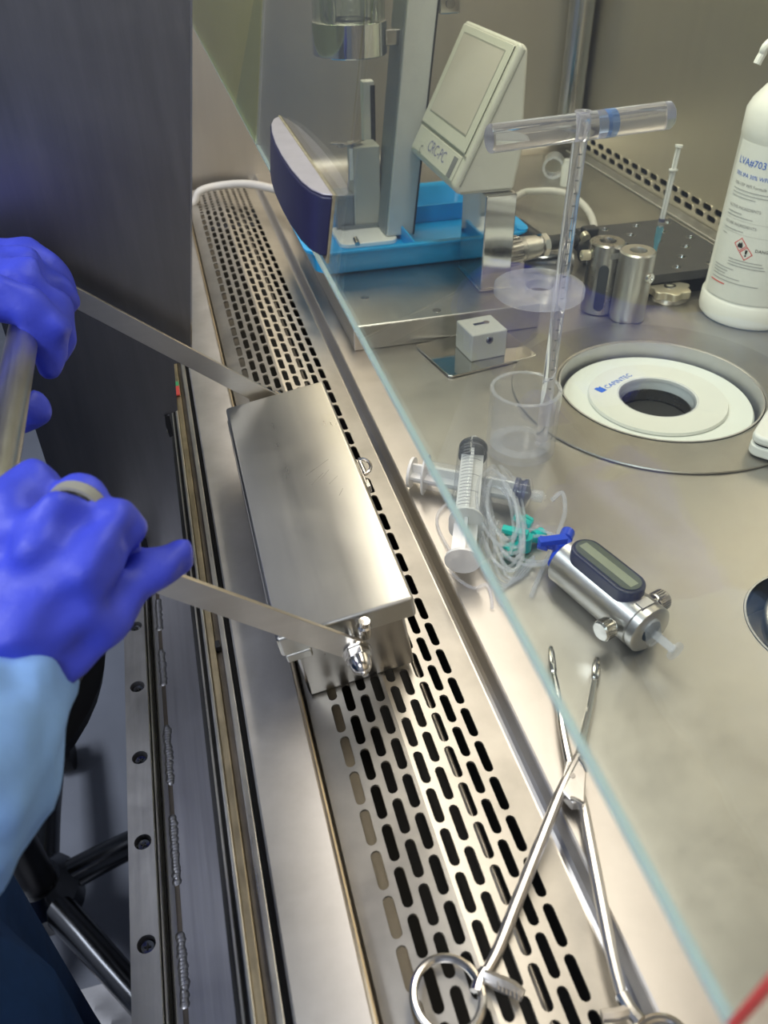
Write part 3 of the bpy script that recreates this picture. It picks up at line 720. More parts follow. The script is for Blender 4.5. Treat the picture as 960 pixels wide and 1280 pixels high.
# ================================================================== STOOL AND FLOOR THINGS
sc_ = Vector((-.305, .640, FZ))
so = thing('stool', sc_, 'black lab stool with dark metal star base beside the cabinet front', 'stool')
MB().lathe([(0, .555), (.150, .555), (.172, .566), (.178, .585), (.170, .605), (.14, .612), (0, .612)], Matrix.Translation(sc_+Vector((.004, -.062, 0))), 48).obj('seat', 'black_rubber', so)
MB().cyl(sc_+Vector((0, 0, .11)), sc_+Vector((0, 0, .555)), .024, n=20).obj('column', 'black_plastic', so)
MB().lathe([(0, .085), (.05, .085), (.05, .12), (.03, .14), (0, .14)], Matrix.Translation(sc_), 24).obj('hub', 'stool_metal', so)
for i in range(5):
    a = -.94+2*PI*i/5; d = Vector((math.cos(a), math.sin(a), 0))
    MB().tube([sc_+d*.03+Vector((0, 0, .112)), sc_+d*.12+Vector((0, 0, .110)), sc_+d*.24+Vector((0, 0, .09)), sc_+d*.285+Vector((0, 0, .078))], lambda t: .021-.006*t, 12).obj('leg', 'stool_metal', so)
    e = sc_+d*.28
    w_ = MB().cyl(e+Vector((-d.y*.012, d.x*.012, .027)), e+Vector((d.y*.012, -d.x*.012, .027)), .027, n=20).obj('caster', 'black_rubber', so)
    MB().cyl(e+Vector((0, 0, .04)), e+Vector((0, 0, .075)), .008, n=10).obj('stem', 'stool_metal', w_)
pb = Pz(122, 1318, FZ+.02)
rg = np.random.default_rng(3); mb = MB(); vs = []; fs = []; n = 20
for j in range(n+1):
    for i in range(n+1):
        x = (i/n-.5)*.22; y = (j/n-.5)*.18; r = max(abs(x)/.11, abs(y)/.09)
        z = .004+.045*(1-r**2)*(.6+.4*math.sin(x*60+y*40))+.006*math.sin(x*140-y*90)*(1-r)
        vs.append((pb.x+x, pb.y+y, FZ+max(z, .002)))
for j in range(n):
    for i in range(n): k_ = j*(n+1)+i; fs.append((k_, k_+1, k_+n+2, k_+n+1))
mb.add(vs, fs); tag(mb.obj('crumpled_bag', 'paper_white'), 'crumpled white plastic bag lying on the floor beside the stool', 'bag')

# ================================================================== FAR DEVICES
# raised steel base (shield stand) on the work surface
PX0, PX1, PY0, PY1, PZ = .1492, .335, .690, 1.035, .0250
bs = thing('steel_base', (.24, .86, 0), 'low stainless base plate with folded front lip under the blue tray', 'base plate')
MB().box(PX0, PX1, PY0, PY1, PZ-.002, PZ).obj('top_sheet', 'satin', bs, bevel=.0012)
MB().box(PX0, PX1, PY0, PY0+.002, .0003, PZ-.0015).obj('front_lip', 'satin', bs, bevel=.0006)
MB().box(PX0, PX0+.002, PY0+.002, PY1, .0003, PZ-.0015).obj('side_lip', 'satin', bs, bevel=.0006)
MB().box(PX1-.002, PX1, PY0+.002, PY1, .0003, PZ-.0015).obj('side_lip', 'satin', bs, bevel=.0006)
for x, y in ((456, 372), (546, 388)):
    c = Pz(x, y, PZ); MB().lathe([(0, .0004), (.004, .0004), (.0042, 0)], Matrix.Translation((c.x, c.y, PZ)), 18).obj('rivet', 'tungsten', bs)

# blue tray
def tray(x0, x1, y0, y1, z0, z1, t=.0022, rim=.006):
    tr = thing('blue_tray', ((x0+x1)/2, (y0+y1)/2, z0), 'bright blue shallow plastic tray on the steel base', 'tray')
    w, h = x1-x0, y1-y0; C_ = Matrix.Translation(((x0+x1)/2, (y0+y1)/2, 0)); n = 5
    loops = []
    for sx_, z, r in ((-.010, z0, .014), (-.004, z0+.004, .016), (-.0005, z1-.002, .018), (rim, z1-.002, .022), (rim, z1, .022), (-.0005-t*0, z1, .018), (-.002-t, z1-.003, .016), (-.006-t, z0+.007, .014), (-.012-t, z0+t+.001, .012)):
        loops.append([(x, y, z) for x, y in rrect(w+2*sx_, h+2*sx_, r, n)])
    mb = MB(); m_ = len(loops[0]); vs = [C_ @ Vector(p) for l in loops for p in l]
    fs = [(j*m_+i, j*m_+(i+1) % m_, (j+1)*m_+(i+1) % m_, (j+1)*m_+i) for j in range(len(loops)-1) for i in range(m_)]
    fs += [tuple(reversed(range(m_))), tuple((len(loops)-1)*m_+i for i in range(m_))]
    mb.add(vs, fs).obj('shell', 'tray_blue', tr, ang=50)
    yb_ = y0+.055
    MB().box(x0+.014, x1-.014, y1-.060, y1-.0575, z0+.0035, z1-.006).obj('divider', 'tray_blue', tr, bevel=.0006)
    MB().box((x0+x1)/2-.001, (x0+x1)/2+.0012, y0+.014, y1-.0605, z0+.0035, z1-.010).obj('divider', 'tray_blue', tr, bevel=.0006)
    for sx_ in (-1, 1):
        MB().lathe([(0, 0), (.006, 0), (.006, .0015), (0, .0018)], Matrix.Translation((x0+.003 if sx_ < 0 else x1-.003, y0+.006, z1-.0002)), 16).obj('corner_boss', 'tray_blue', tr)
    return tr
TX0, TX1, TY0, TY1, TZ1 = .1345, .366, .806, .992, .054
tray(TX0, TX1, TY0, TY1, PZ+.0003, TZ1)

# dispensing stand standing in the tray
FL = PZ+.0045
ds = thing('dispensing_stand', (.24, .90, FL), 'grey dispensing stand with a chrome vial holder standing in the blue tray', 'stand')
LEAN = math.tan(math.radians(5.8))
def leanbox(x0, x1, y0, y1, z0, z1):
    M_ = Matrix(((1, 0, LEAN, -LEAN*FL), (0, 1, 0, 0), (0, 0, 1, 0), (0, 0, 0, 1))); return MB().box(x0, x1, y0, y1, z0, z1, M_)
SX0, SX1 = Py(483, 301, .884).x, Py(516.5, 296, .884).x
colm = leanbox(SX0, SX1, .884, .935, FL+.004, .56).obj('column', 'slab_grey', ds, bevel=.002)
leanbox(SX0-.0012, SX0-.0001, .887, .932, FL+.006, .558).obj('shaded_side', 'slab_dark', colm, bevel=.0004)  # thin darker sheet: the column's shaded left side put into colour
leanbox(SX1-.0012, SX1+.0006, .8834, .8845, FL+.004, .56).obj('black_seam', 'black_rubber', colm, smooth=False)
bpx0 = .178
mb = MB().prism([(x+(bpx0+.244)/2, y+.905) for x, y in rrect(.244-bpx0, .062, .010)], FL-.0012, FL+.0040); bp_ = mb.obj('base_plate', 'white_plastic', ds, bevel=.0012)
pk = Py(446, 300, .876); MB().cyl((pk.x, .8735, FL+.0035), (pk.x, .884, FL+.006), .0028, n=14).obj('locating_peg', 'tungsten', bp_)
# grey block in front of the column
gb0 = Py(444, 284, .920); gb1 = Py(472, 287, .920)
gblk = MB().box(gb0.x, gb1.x+.004, .920, .950, FL+.0042, .121).obj('block', 'grey_plastic', ds, bevel=.0015)
MB().box(gb0.x-.0205, gb0.x-.0003, .922, .950, FL+.0042, FL+.042).obj('block_shaded_side', 'slab_dark', gblk, bevel=.001)  # dark box paints the shading on the block's left face
MB().box(gb0.x-.016, gb1.x+.004, .918, .9195, FL+.0042, FL+.0085).obj('black_strip', 'slab_dark', gblk, smooth=False)
bm_ = Py(437, 174, .928)
for k_, (dx, dy, rot) in enumerate(((0, 0, .2), (-.006, .003, -.35), (.004, -.002, .6))):
    M_ = Matrix.Translation((bm_.x+dx, bm_.y+dy, .1215+k_*.0013)) @ Matrix.Rotation(rot, 4, 'Z'); MB().box(-.014, .014, -.0032, .0032, 0, .0012, M_).obj('clip_leaf', 'polish', gblk, bevel=.0003)
MB().box(bm_.x-.003, bm_.x+.001, .9185, .9199, .088, .1205).obj('clip_arm', 'white_plastic', gblk, bevel=.0003)
# white post with a dark slot
p0 = Py(453, 102, .955); p1 = Py(463, 102, .955)
wp = MB().box(p0.x, p1.x+.004, .955, .967, .10, p0.z).obj('post', 'white_plastic', ds, bevel=.0012)
MB().box(p1.x-.0005, p1.x+.0045, .9535, .9552, .105, p0.z-.004).obj('slot_cover', 'black_plastic', wp, smooth=False)
# chrome holder with an inverted vial
hc = Vector(((Py(391, 60, .905).x+Py(482, 64, .905).x)/2, .905, 0)); hr = (Py(482, 64, .905).x-Py(391, 60, .905).x)/2
zb0 = Py(437, 76, .905-hr).z; zt0 = zb0+.029
ch = MB().lathe([(0, zb0+.002), (hr-.004, zb0+.002), (hr-.001, zb0), (hr, zb0+.001), (hr, zt0), (hr-.002, zt0+.0008), (hr*.6, zt0+.0008)], Matrix.Translation((hc.x, hc.y, 0)), 48).obj('chrome_holder', 'mirror', ds)
MB().lathe([(hr*.955, zt0+.001), (hr*.955, zt0+.075), (hr*.90, zt0+.075), (hr*.90, zt0+.001)], Matrix.Translation((hc.x, hc.y, 0)), 48, closed=True).obj('glass_sleeve', 'vial_glass', ch)
MB().lathe([(0, zt0+.001), (.012, zt0+.001), (.012, zt0+.009), (.010, zt0+.010), (.010, zt0+.014), (.019, zt0+.024), (.019, zt0+.07), (0, zt0+.07)], Matrix.Translation((hc.x+.004, hc.y, 0)), 32).obj('inverted_vial', 'vial_glass', ch)
for i in range(4):
    a = PI/4+i*PI/2; MB().cyl((hc.x+hr*.78*math.cos(a), hc.y+hr*.78*math.sin(a), zt0+.0008), (hc.x+hr*.78*math.cos(a), hc.y+hr*.78*math.sin(a), zt0+.075), .004, n=12).obj('guide_post', 'mirror', ch)
MB().box(hc.x+hr-.004, SX0+LEAN*.24+.004, .898, .912, zb0+.006, zb0+.020).obj('holder_arm', 'polish', ds, bevel=.001)
# small chrome bracket at the column top
q_ = Py(562, 8, .90); hb = MB().box(q_.x-.012, q_.x+.010, .895, .915, q_.z-.006, q_.z+.012).obj('bracket', 'polish', ds, bevel=.002)
MB().cyl((q_.x-.001, .893, q_.z+.003), (q_.x-.001, .8955, q_.z+.003), .0045, n=18).obj('bracket_screw', 'tungsten', hb)

# readout with tilted screen on a polished pedestal
QX0, QX1, QY0, QY1 = .2885, .3195, .732, .797
Q1 = PZ+.0003
ro = thing('readout_unit', (.30, .77, Q1), 'cream desktop readout with a tilted grey screen on a polished pedestal', 'display')
ped = MB().box(QX0, QX1, QY0, QY1, Q1, .118).obj('pedestal', 'mirror', ro, bevel=.0012)
MB().box(QX0-.002, QX1+.001, QY0-.002, QY1, Q1, Q1+.0022).obj('foot_flange', 'polish', ped, bevel=.0006)
side = [(.2575, .1255), (.3140, .2415), (.3220, .2360), (.3245, .152), (.3190, .1185), (.2640, .1185)]
RY0, RY1 = .740, .882
Mxz = Matrix(((1, 0, 0, 0), (0, 0, 1, 0), (0, 1, 0, 0), (0, 0, 0, 1)))
hs = MB().prism(side, RY0, RY1, Mxz).obj('housing', 'bezel_cream', ro, bevel=.004, seg=3)
# parting groove near the front, parallel to the face
fd = (Vector((.3140, 0, .2415))-Vector((.2575, 0, .1255))).normalized(); fn = Vector((-fd.z, 0, fd.x))
Lf = (Vector((.3140, 0, .2415))-Vector((.2575, 0, .1255))).length
def face(u, v, h): # u along y from near, v up the face, h out of the face
    return Vector((.2575, RY0, .1255))+Vector((0, u, 0))+fd*v+fn*h
def face_box(nm, u0, u1, v0, v1, h0, h1, mat, par, bev=.0006):
    vs = [face(u, v, h) for h in (h0, h1) for v in (v0, v1) for u in (u0, u1)]
    return MB().add(vs, [(0, 2, 3, 1), (4, 5, 7, 6), (0, 1, 5, 4), (2, 6, 7, 3), (0, 4, 6, 2), (1, 3, 7, 5)]).obj(nm, mat, par, bevel=bev)
WU = RY1-RY0
face_box('bezel_frame', .005, WU-.005, .030, Lf-.004, -.0002, .0022, 'bezel_cream', hs, .0015)
sc = face_box('screen', .018, WU-.018, .044, Lf-.012, .0023, .0027, 'screen_grey', hs, .0002)
face_box('screen_rim', .0165, WU-.0165, .0425, Lf-.0105, .0018, .00245, 'bezel_groove', hs, .0002)
face_box('badge_panel', .007, WU-.007, .004, .027, .0001, .0012, 'bezel_cream', hs, .0006)
face_box('usb_port', .013, .023, .005, .024, .0012, .0017, 'ink_grey', hs, .0002)
face_box('groove', .001, WU-.001, .0276, .0292, .0, .0006, 'bezel_groove', hs, .0001)
MB().box(.2660, .3175, RY0-.0004, RY0+.0002, .1190, .1200).obj('seam', 'bezel_groove', hs, smooth=False)
pts = [face(-.0004, v, -.006) for v in (.004, Lf-.004)]
MB().tube(pts, .0009, 6, 0).obj('seam', 'bezel_groove', hs)
def face_text(txt, size, u, v, mat, par, nm='lettering'):
    me = text_mesh(txt, size)
    for w_ in me.vertices: w_.co = face(u-w_.co.x, v+w_.co.y, .0015)
    return link(nm, me, mat, par, smooth=False)
face_text('CRC-PC', .0150, .094, .0115, 'ink_violet', hs)
face_text('C', .0110, .112, .0045, 'ink_grey', hs)

# connector with knurled collar and black cable, lying behind the pedestal
ca, cb_ = Pz(630, 312, .046), Pz(690, 300, .046)
kc = thing('cable_connector', (ca.x, ca.y, PZ), 'silver round cable connector with ribbed collar and black cable', 'connector')
ax = Vector((cb_.x-ca.x, cb_.y-ca.y, 0.)).normalized(); a0 = Vector((ca.x, ca.y, .0425))
fm = frame(a0, a0+ax)
mb = MB().lathe([(0, 0), (.0135, 0), (.0140, .002), (.0140, .017), (.0125, .018), (0, .018)], fm, 36); ccol = mb.obj('collar', 'polish', kc)
for i in range(18):
    t_ = 2*PI*i/18; M_ = fm @ Matrix.Rotation(t_, 4, 'Z') @ Matrix.Translation((.0142, 0, .0095)); MB().box(-.0006, .0012, -.0012, .0012, -.0065, .0065, M_).obj('rib', 'polish', ccol, bevel=.0003)
MB().lathe([(.0125, .018), (.0125, .022), (.0130, .0225), (.0118, .040), (.0095, .042), (.0095, .046), (.0110, .0465), (.0110, .052), (.0085, .053), (0, .053)], fm, 36).obj('backshell', 'satin', kc)
MB().lathe([(.0105, .0445), (.0125, .045), (.0125, .051), (.0105, .0515)], fm, 8).obj('gland_nut', 'polish', kc)
e0 = fm @ Vector((0, 0, .050)); e1 = fm @ Vector((0, 0, .075))
MB().tube([e0, e1, Vector((e1.x+.014, e1.y+.006, .040)), Vector((e1.x+.024, e1.y+.040, .028)), Vector((e1.x+.020, e1.y+.090, .0095)), Vector((e1.x+.015, e1.y+.16, .0075))], .0072, 14).obj('cable', 'cable_black', kc)

# loose tungsten shield lying on its side behind the dipper disc
b0, b1 = Pz(664, 336, .012), Pz(716, 340, .012)
lsd = thing('lying_shield', (b0.x, b0.y, 0), 'dark metal cylinder lying on its side behind the acrylic disc', 'shield')
MB().lathe([(0, 0), (.0115, 0), (.0122, .001), (.0122, .052), (.0115, .053), (.006, .053), (.006, .045), (0, .045)], frame((b0.x, b0.y+.02, .0125), (b1.x, b0.y+.004, .0125)), 32).obj('barrel', 'dark_chrome', lsd)
cl0 = Pz(742, 332, .0)
clp = thing('black_clamp', (cl0.x, cl0.y, 0), 'black ring clamp with ivory thumb screw beside the metal shields', 'clamp')
MB().lathe([(.0085, -.007), (.0145, -.007), (.0145, .007), (.0085, .007)], Matrix.Translation((cl0.x-.004, cl0.y+.006, .0148)) @ Matrix.Rotation(1.2, 4, 'X') @ Matrix.Rotation(.5, 4, 'Y'), 32, closed=True).obj('ring', 'black_plastic', clp)
MB().box(cl0.x-.012, cl0.x+.006, cl0.y+.008, cl0.y+.022, .010, .040, Matrix.Identity(4)).obj('arm', 'black_plastic', clp, bevel=.003)
MB().cyl((cl0.x-.012, cl0.y+.004, .031), (cl0.x-.012, cl0.y+.010, .033), .0052, n=20).obj('thumb_screw', 'cap_ivory', clp)

# grey cables
mains = MB().tube([Vector((-.07, 1.21, .010)), Py(232, 256, 1.20), Py(250, 239, 1.20), Py(275, 232, 1.20), Py(310, 230, 1.17), Py(345, 237, 1.12), Py(358, 243, 1.08), Vector((.165, 1.05, .012)), Vector((.25, 1.10, .006)), Vector((.33, 1.14, .006))], .0052, 12).obj('power_cable', 'cable_grey')
tag(mains, 'pale grey cable arching over the far end of the grille', 'cable')
c2 = [Vector((.334, .90, .012)), Pz(645, 246, .012), Pz(672, 239, .02), Pz(700, 240, .022), Pz(722, 250, .015), Pz(738, 268, .008), Pz(744, 290, .006)]
cab2 = MB().tube(c2, .0045, 12).obj('signal_cable', 'cable_grey'); tag(cab2, 'grey cable looping behind the readout towards the black rack', 'cable')

# clear ring and cup near the far rear corner
rc0 = Pz(690, 224, .0)
rr_ = thing('clear_cup', (rc0.x, rc0.y, 0), 'small clear plastic cup lying on its side near the far wall', 'cup')
Mc = frame((rc0.x, rc0.y, .0155), (rc0.x+.05, rc0.y+.10, .0155))
MB().lathe([(.0118, 0), (.0152, 0), (.0150, .030), (.0142, .030), (.0132, .003)], Mc, 32).obj('wall', 'clear_tube', rr_)
MB().lathe([(.0120, -.001), (.0156, -.001), (.0156, .002), (.0120, .002)], Mc, 32, closed=True).obj('rim', 'clear_tube', rr_)
vl = Pz(706, 232, 0); vb_ = MB().lathe([(0, 0), (.007, 0), (.0072, .002), (.0072, .026), (.005, .030), (.005, .035), (0, .035)], Matrix.Translation((vl.x, vl.y, .0004)), 20)
tag(vb_.obj('white_vial', 'milk_plastic'), 'tiny white vial standing behind the dipper rod', 'vial')

# ================================================================== BLACK RACK, SHIELDS, BOTTLE
RZ = .024
ra_, rb_, rc2, rd_ = Pz(835, 272, RZ), Pz(720, 287, RZ), Pz(816, 344, RZ), Pz(960, 338, RZ)
RX0, RX1, RYa, RYb = Pz(722, 287, RZ).x, Px(836, 272, Pz(835, 272, RZ).x).x, Pz(818, 344, RZ).y, Pz(770, 280, RZ).y
rk = thing('rack_block', ((RX0+RX1)/2, (RYa+RYb)/2, 0), 'black rack block with a grid of countersunk holes', 'rack')
mb = MB(); NX, NY = 6, 6; cw = (RX1-RX0)/NX; chh = (RYb-RYa)/NY
fr_ = lambda x, y, d: Vector((x, y, RZ+d))
c20 = [(.0038*math.cos(2*PI*(i+.5)/16), .0038*math.sin(2*PI*(i+.5)/16)) for i in range(16)]
for i in range(NX):
    for j in range(NY):
        x0, x1, y0, y1 = RX0+cw*i, RX0+cw*(i+1), RYa+chh*j, RYa+chh*(j+1)
        if (i+j) % 2 == 0: hole_cell(mb, x0, x1, y0, y1, c20, (x0+x1)/2, (y0+y1)/2, fr_, .009)
        else: mb.add([fr_(x0, y0, 0), fr_(x1, y0, 0), fr_(x1, y1, 0), fr_(x0, y1, 0)], [(0, 1, 2, 3)])
rkt = mb.obj('top_plate', 'rack_black', rk, smooth=False)
MB().box(RX0, RX1, RYa, RYb, .0004, RZ-.0095).obj('lower_body', 'rack_black', rk, smooth=False)
for a, b_ in (((RX0, RYa), (RX1, RYa)), ((RX1, RYa), (RX1, RYb)), ((RX1, RYb), (RX0, RYb)), ((RX0, RYb), (RX0, RYa))):
    MB().add([(*a, .0004), (*b_, .0004), (*b_, RZ), (*a, RZ)], [(0, 1, 2, 3)]).obj('side_wall', 'rack_black', rk, smooth=False)
sm2 = MB().lathe([(.0020, -.0050), (.0038, -.0006), (.0046, .0003), (.0056, .0001)], None, 20).mesh('hole_ring')
for i in range(NX):
    for j in range(NY):
        if (i+j) % 2 == 0:
            o = link('hole_ring', sm2, 'dark_chrome', None); o.location = (RX0+cw*(i+.5), RYa+chh*(j+.5), RZ); attach(o, rkt)
MB().box(RX1+.0002, RX1+.0022, RYa, RYb, RZ-.003, RZ+.001).obj('edge_strip', 'sill_steel', rk, smooth=False)

def shield(c, r, h, label, knob=None, slot=False):
    s_ = thing('syringe_shield', (c.x, c.y, 0), label, 'shield', 'standing metal syringe shields')
    T_ = Matrix.Translation((c.x, c.y, .0004))
    b_ = MB().lathe([(0, 0), (r-.001, 0), (r, .001), (r, h-.0015), (r-.0015, h), (r*.48, h), (r*.44, h-.0015), (r*.44, h-.03), (0, h-.03)], T_, 48).obj('barrel', 'satin' if not slot else 'tungsten', s_)
    for (ang, z, kr, kl, m_) in (knob or []):
        d = Vector((math.cos(ang), math.sin(ang), 0)); a = Vector((c.x, c.y, z))+d*(r-.0005)
        MB().lathe([(0, -.001), (kr, -.001), (kr, kl-.001), (kr-.001, kl), (kr*.35, kl), (kr*.25, kl-.001), (0, kl-.001)], frame(a, a+d), 20).obj('thumb_screw', m_, s_)
    if slot:
        for (aa, z0, z1, w_, m_) in ((-2.05, .006, h-.018, .010, 'lead_frame'), (-1.05, .004, h-.024, .009, 'lead_frame')):
            d = Vector((math.cos(aa), math.sin(aa), 0)); tl = Vector((-d.y, d.x, 0)); cc = Vector((c.x, c.y, 0))+d*(r-.0008)
            o_ = stadium(z1-z0, w_, 6); M_ = Matrix(((tl.x, 0, d.x, cc.x), (tl.y, 0, d.y, cc.y), (0, 1, 0, (z0+z1)/2), (0, 0, 0, 1)))
            wn = MB().prism(o_, 0, .0022, M_).obj('window', m_, s_, bevel=.0005)
        d = Vector((math.cos(-1.5), math.sin(-1.5), 0)); cc = Vector((c.x, c.y, h-.009))+d*(r+.0001); tl = Vector((-d.y, d.x, 0))
        MB().box(-.005, .005, -.0028, .0028, -.0006, .0005, Matrix(((tl.x, 0, d.x, cc.x), (tl.y, 0, d.y, cc.y), (0, 1, 0, cc.z), (0, 0, 0, 1)))).obj('name_plate', 'sill_steel', s_, smooth=False)
    return s_
f1 = Pz(789, 407, 0); R1 = .0172
shield(Vector((f1.x+.0035, f1.y+R1)), R1, .069, 'plain satin metal syringe shield standing in front, round screw on its side', [(-1.15, .047, .0052, .0035, 'polish')])
f2 = Pz(757, 396, 0)
shield(Vector((f2.x-.0005, f2.y+R1+.001)), R1, .071, 'darker metal syringe shield with two dark oblong windows standing behind', [(3.0, .058, .0050, .0085, 'cap_ivory')], True)

kc_ = Pz(849, 384, 0)
kn = thing('lobed_knob', (kc_.x, kc_.y+.022, 0), 'low shiny lobed metal knob on the work surface beside the bottle', 'knob')
cen = Vector((kc_.x, kc_.y+.0235, 0))
star = [((.0205+.0020*math.cos(7*a))*math.cos(a), (.0205+.0020*math.cos(7*a))*math.sin(a)) for a in np.linspace(0, 2*PI, 84, endpoint=False)]
MB().prism(star, .005, .013, Matrix.Translation(cen)).obj('lobed_top', 'cap_ivory', kn, bevel=.0012)
MB().lathe([(0, 0), (.019, 0), (.0195, .001), (.0195, .0052), (0, .0052)], Matrix.Translation(cen+Vector((0, 0, .0003))), 40).obj('skirt', 'polish', kn)
MB().lathe([(.0065, .0131), (.0062, .0142), (.0040, .0142), (.0038, .0131)], Matrix.Translation(cen), 24).obj('centre_ring', 'polish', kn)

# spray bottle
BC = Vector((.5505, .6640, 0)); BR = .0462
bt = thing('spray_bottle', BC, 'white plastic spray bottle with a printed blue-and-grey label', 'bottle')
zc = Py(925, 205, .64).z
MB().lathe([(0, 0), (BR-.003, 0), (BR, .003), (BR+.0008, .006), (BR+.0008, .021), (BR-.0004, .0225), (BR-.0012, .024), (BR-.0012, .168), (BR-.0005, .1695), (BR-.0005, .188), (BR-.004, .196), (BR-.012, .206), (BR-.017, .210), (BR-.0185, .214), (.018, .232), (.0155, .236), (.0155, .246), (0, .246)], Matrix.Translation(BC+Vector((0, 0, .0005))), 72).obj('body', 'bottle_white', bt, ang=45)
MB().lathe([(BR-.0185, .2135), (BR-.0150, .215), (BR-.0145, .2175), (.0215, .240), (.018, .245), (.0, .245)], Matrix.Translation(BC), 48).obj('collar', 'white_plastic', bt)
hdz = .246
spr = MB().box(BC.x-.012, BC.x+.022, BC.y-.010, BC.y+.010, hdz, hdz+.035).obj('spray_head', 'white_plastic', bt, bevel=.004)
tr0 = Py(946, 80, .645); tr1 = Py(966, 50, .645)
MB().tube([tr0, tr0.lerp(tr1, .4)+Vector((-.001, 0, 0)), tr1, Vector((BC.x, BC.y, hdz+.022))], .0032, 10).obj('trigger', 'white_plastic', spr)
LR = BR-.0006; view_a = math.atan2(-BC.y, -BC.x)
def wrap(me, cx_, cz, rad=None, par=None, mat='ink_grey', nm='lettering', tilt=0.):
    rad = rad or LR+.0004
    for v in me.vertices:
        x, y = v.co.x, v.co.y; a = view_a+(cx_+x)/LR
        v.co = (BC.x+rad*math.cos(a), BC.y+rad*math.sin(a), cz+y)
    return link(nm, me, mat, par, smooth=False)
lab = MB(); n = 40
vs = []; a0, a1 = view_a-1.15, view_a+1.5
for i in range(n+1):
    a = a0+(a1-a0)*i/n
    for z in (.026, .166): vs.append((BC.x+LR*math.cos(a), BC.y+LR*math.sin(a), z))
lab.add(vs, [(2*i, 2*i+2, 2*i+3, 2*i+1) for i in range(n)]); lbl = lab.obj('label', 'label_white', bt)
X0 = -.0475
wrap(text_mesh('LVA#7031', .0084), X0, .1475, par=lbl, mat='ink_blue')
wrap(text_mesh('70% IPA 30% WFI', .0049), X0+.0005, .1375, par=lbl, mat='ink_blue')
wrap(text_mesh('70% USP WFI Formula', .0038), X0+.002, .1300, par=lbl, mat='ink_grey')
wrap(text_mesh('ACTIVE INGREDIENTS:', .0036), X0+.002, .1105, par=lbl, mat='ink_grey')
wrap(text_mesh('OTHER INGREDIENTS:', .0036), X0+.002, .0955, par=lbl, mat='ink_grey')
wrap(text_mesh('DANGER', .0040), X0+.041, .0765, par=lbl, mat='ink_black')
rows = []
for z, x1 in ((.1265, .055), (.1235, .050), (.1205, .030), (.1065, .020), (.1035, .032), (.0915, .026), (.0860, .008), (.0660, .050), (.0632, .052), (.0605, .054), (.0560, .026), (.0532, .020), (.0504, .018), (.0476, .034), (.0440, .052)):
    st_ = .018 if z in (.0660, .0632, .0605) else .002
    rows.append((X0+st_, X0+x1, z-.0005, z+.0003))
wrap(bars_mesh(rows), 0, 0, par=lbl, mat='ink_pale', nm='fine_print')
wrap(bars_mesh([(X0+.002, X0+.090, .1007, .1009), (X0+.002, X0+.090, .0890, .0892)]), 0, 0, par=lbl, mat='ink_pale', nm='rule')
wrap(bars_mesh([(X0+.001, X0+.020, .0397, .0408)]), 0, 0, par=lbl, mat='ink_red', nm='fine_print')
def diamond(cx_, cz, s_, w_):
    mb = MB(); o = [(s_, 0), (0, s_), (-s_, 0), (0, -s_)]; i_ = [(a*(1-w_), b_*(1-w_)) for a, b_ in o]
    mb.add([(*p, 0) for p in o+i_], [(k_, (k_+1) % 4, 4+(k_+1) % 4, 4+k_) for k_ in range(4)]); wrap(mb.mesh('hazard_diamond'), cx_, cz, par=lbl, mat='ink_red', nm='hazard_diamond')
diamond(X0+.0265, .0805, .0065, .16); diamond(X0+.0335, .0735, .0065, .16)
fl_ = MB().add([(-.0022, -.0028, 0), (.0022, -.0028, 0), (.0026, -.0005, 0), (.0008, .0030, 0), (.0003, .0010, 0), (-.0012, .0018, 0), (-.0026, -.0006, 0)], [(0, 1, 2, 3, 4, 5, 6)]); wrap(fl_.mesh('flame'), X0+.0265, .0805, par=lbl, mat='ink_black', nm='flame_mark')
ex_ = MB().add([(-.0008, -.0005, 0), (.0008, -.0005, 0), (.0012, .0032, 0), (-.0012, .0032, 0), (-.0008, -.0026, 0), (.0008, -.0026, 0), (.0008, -.0012, 0), (-.0008, -.0012, 0)], [(0, 1, 2, 3), (4, 5, 6, 7)]); wrap(ex_.mesh('mark'), X0+.0335, .0735, par=lbl, mat='ink_black', nm='warning_mark')

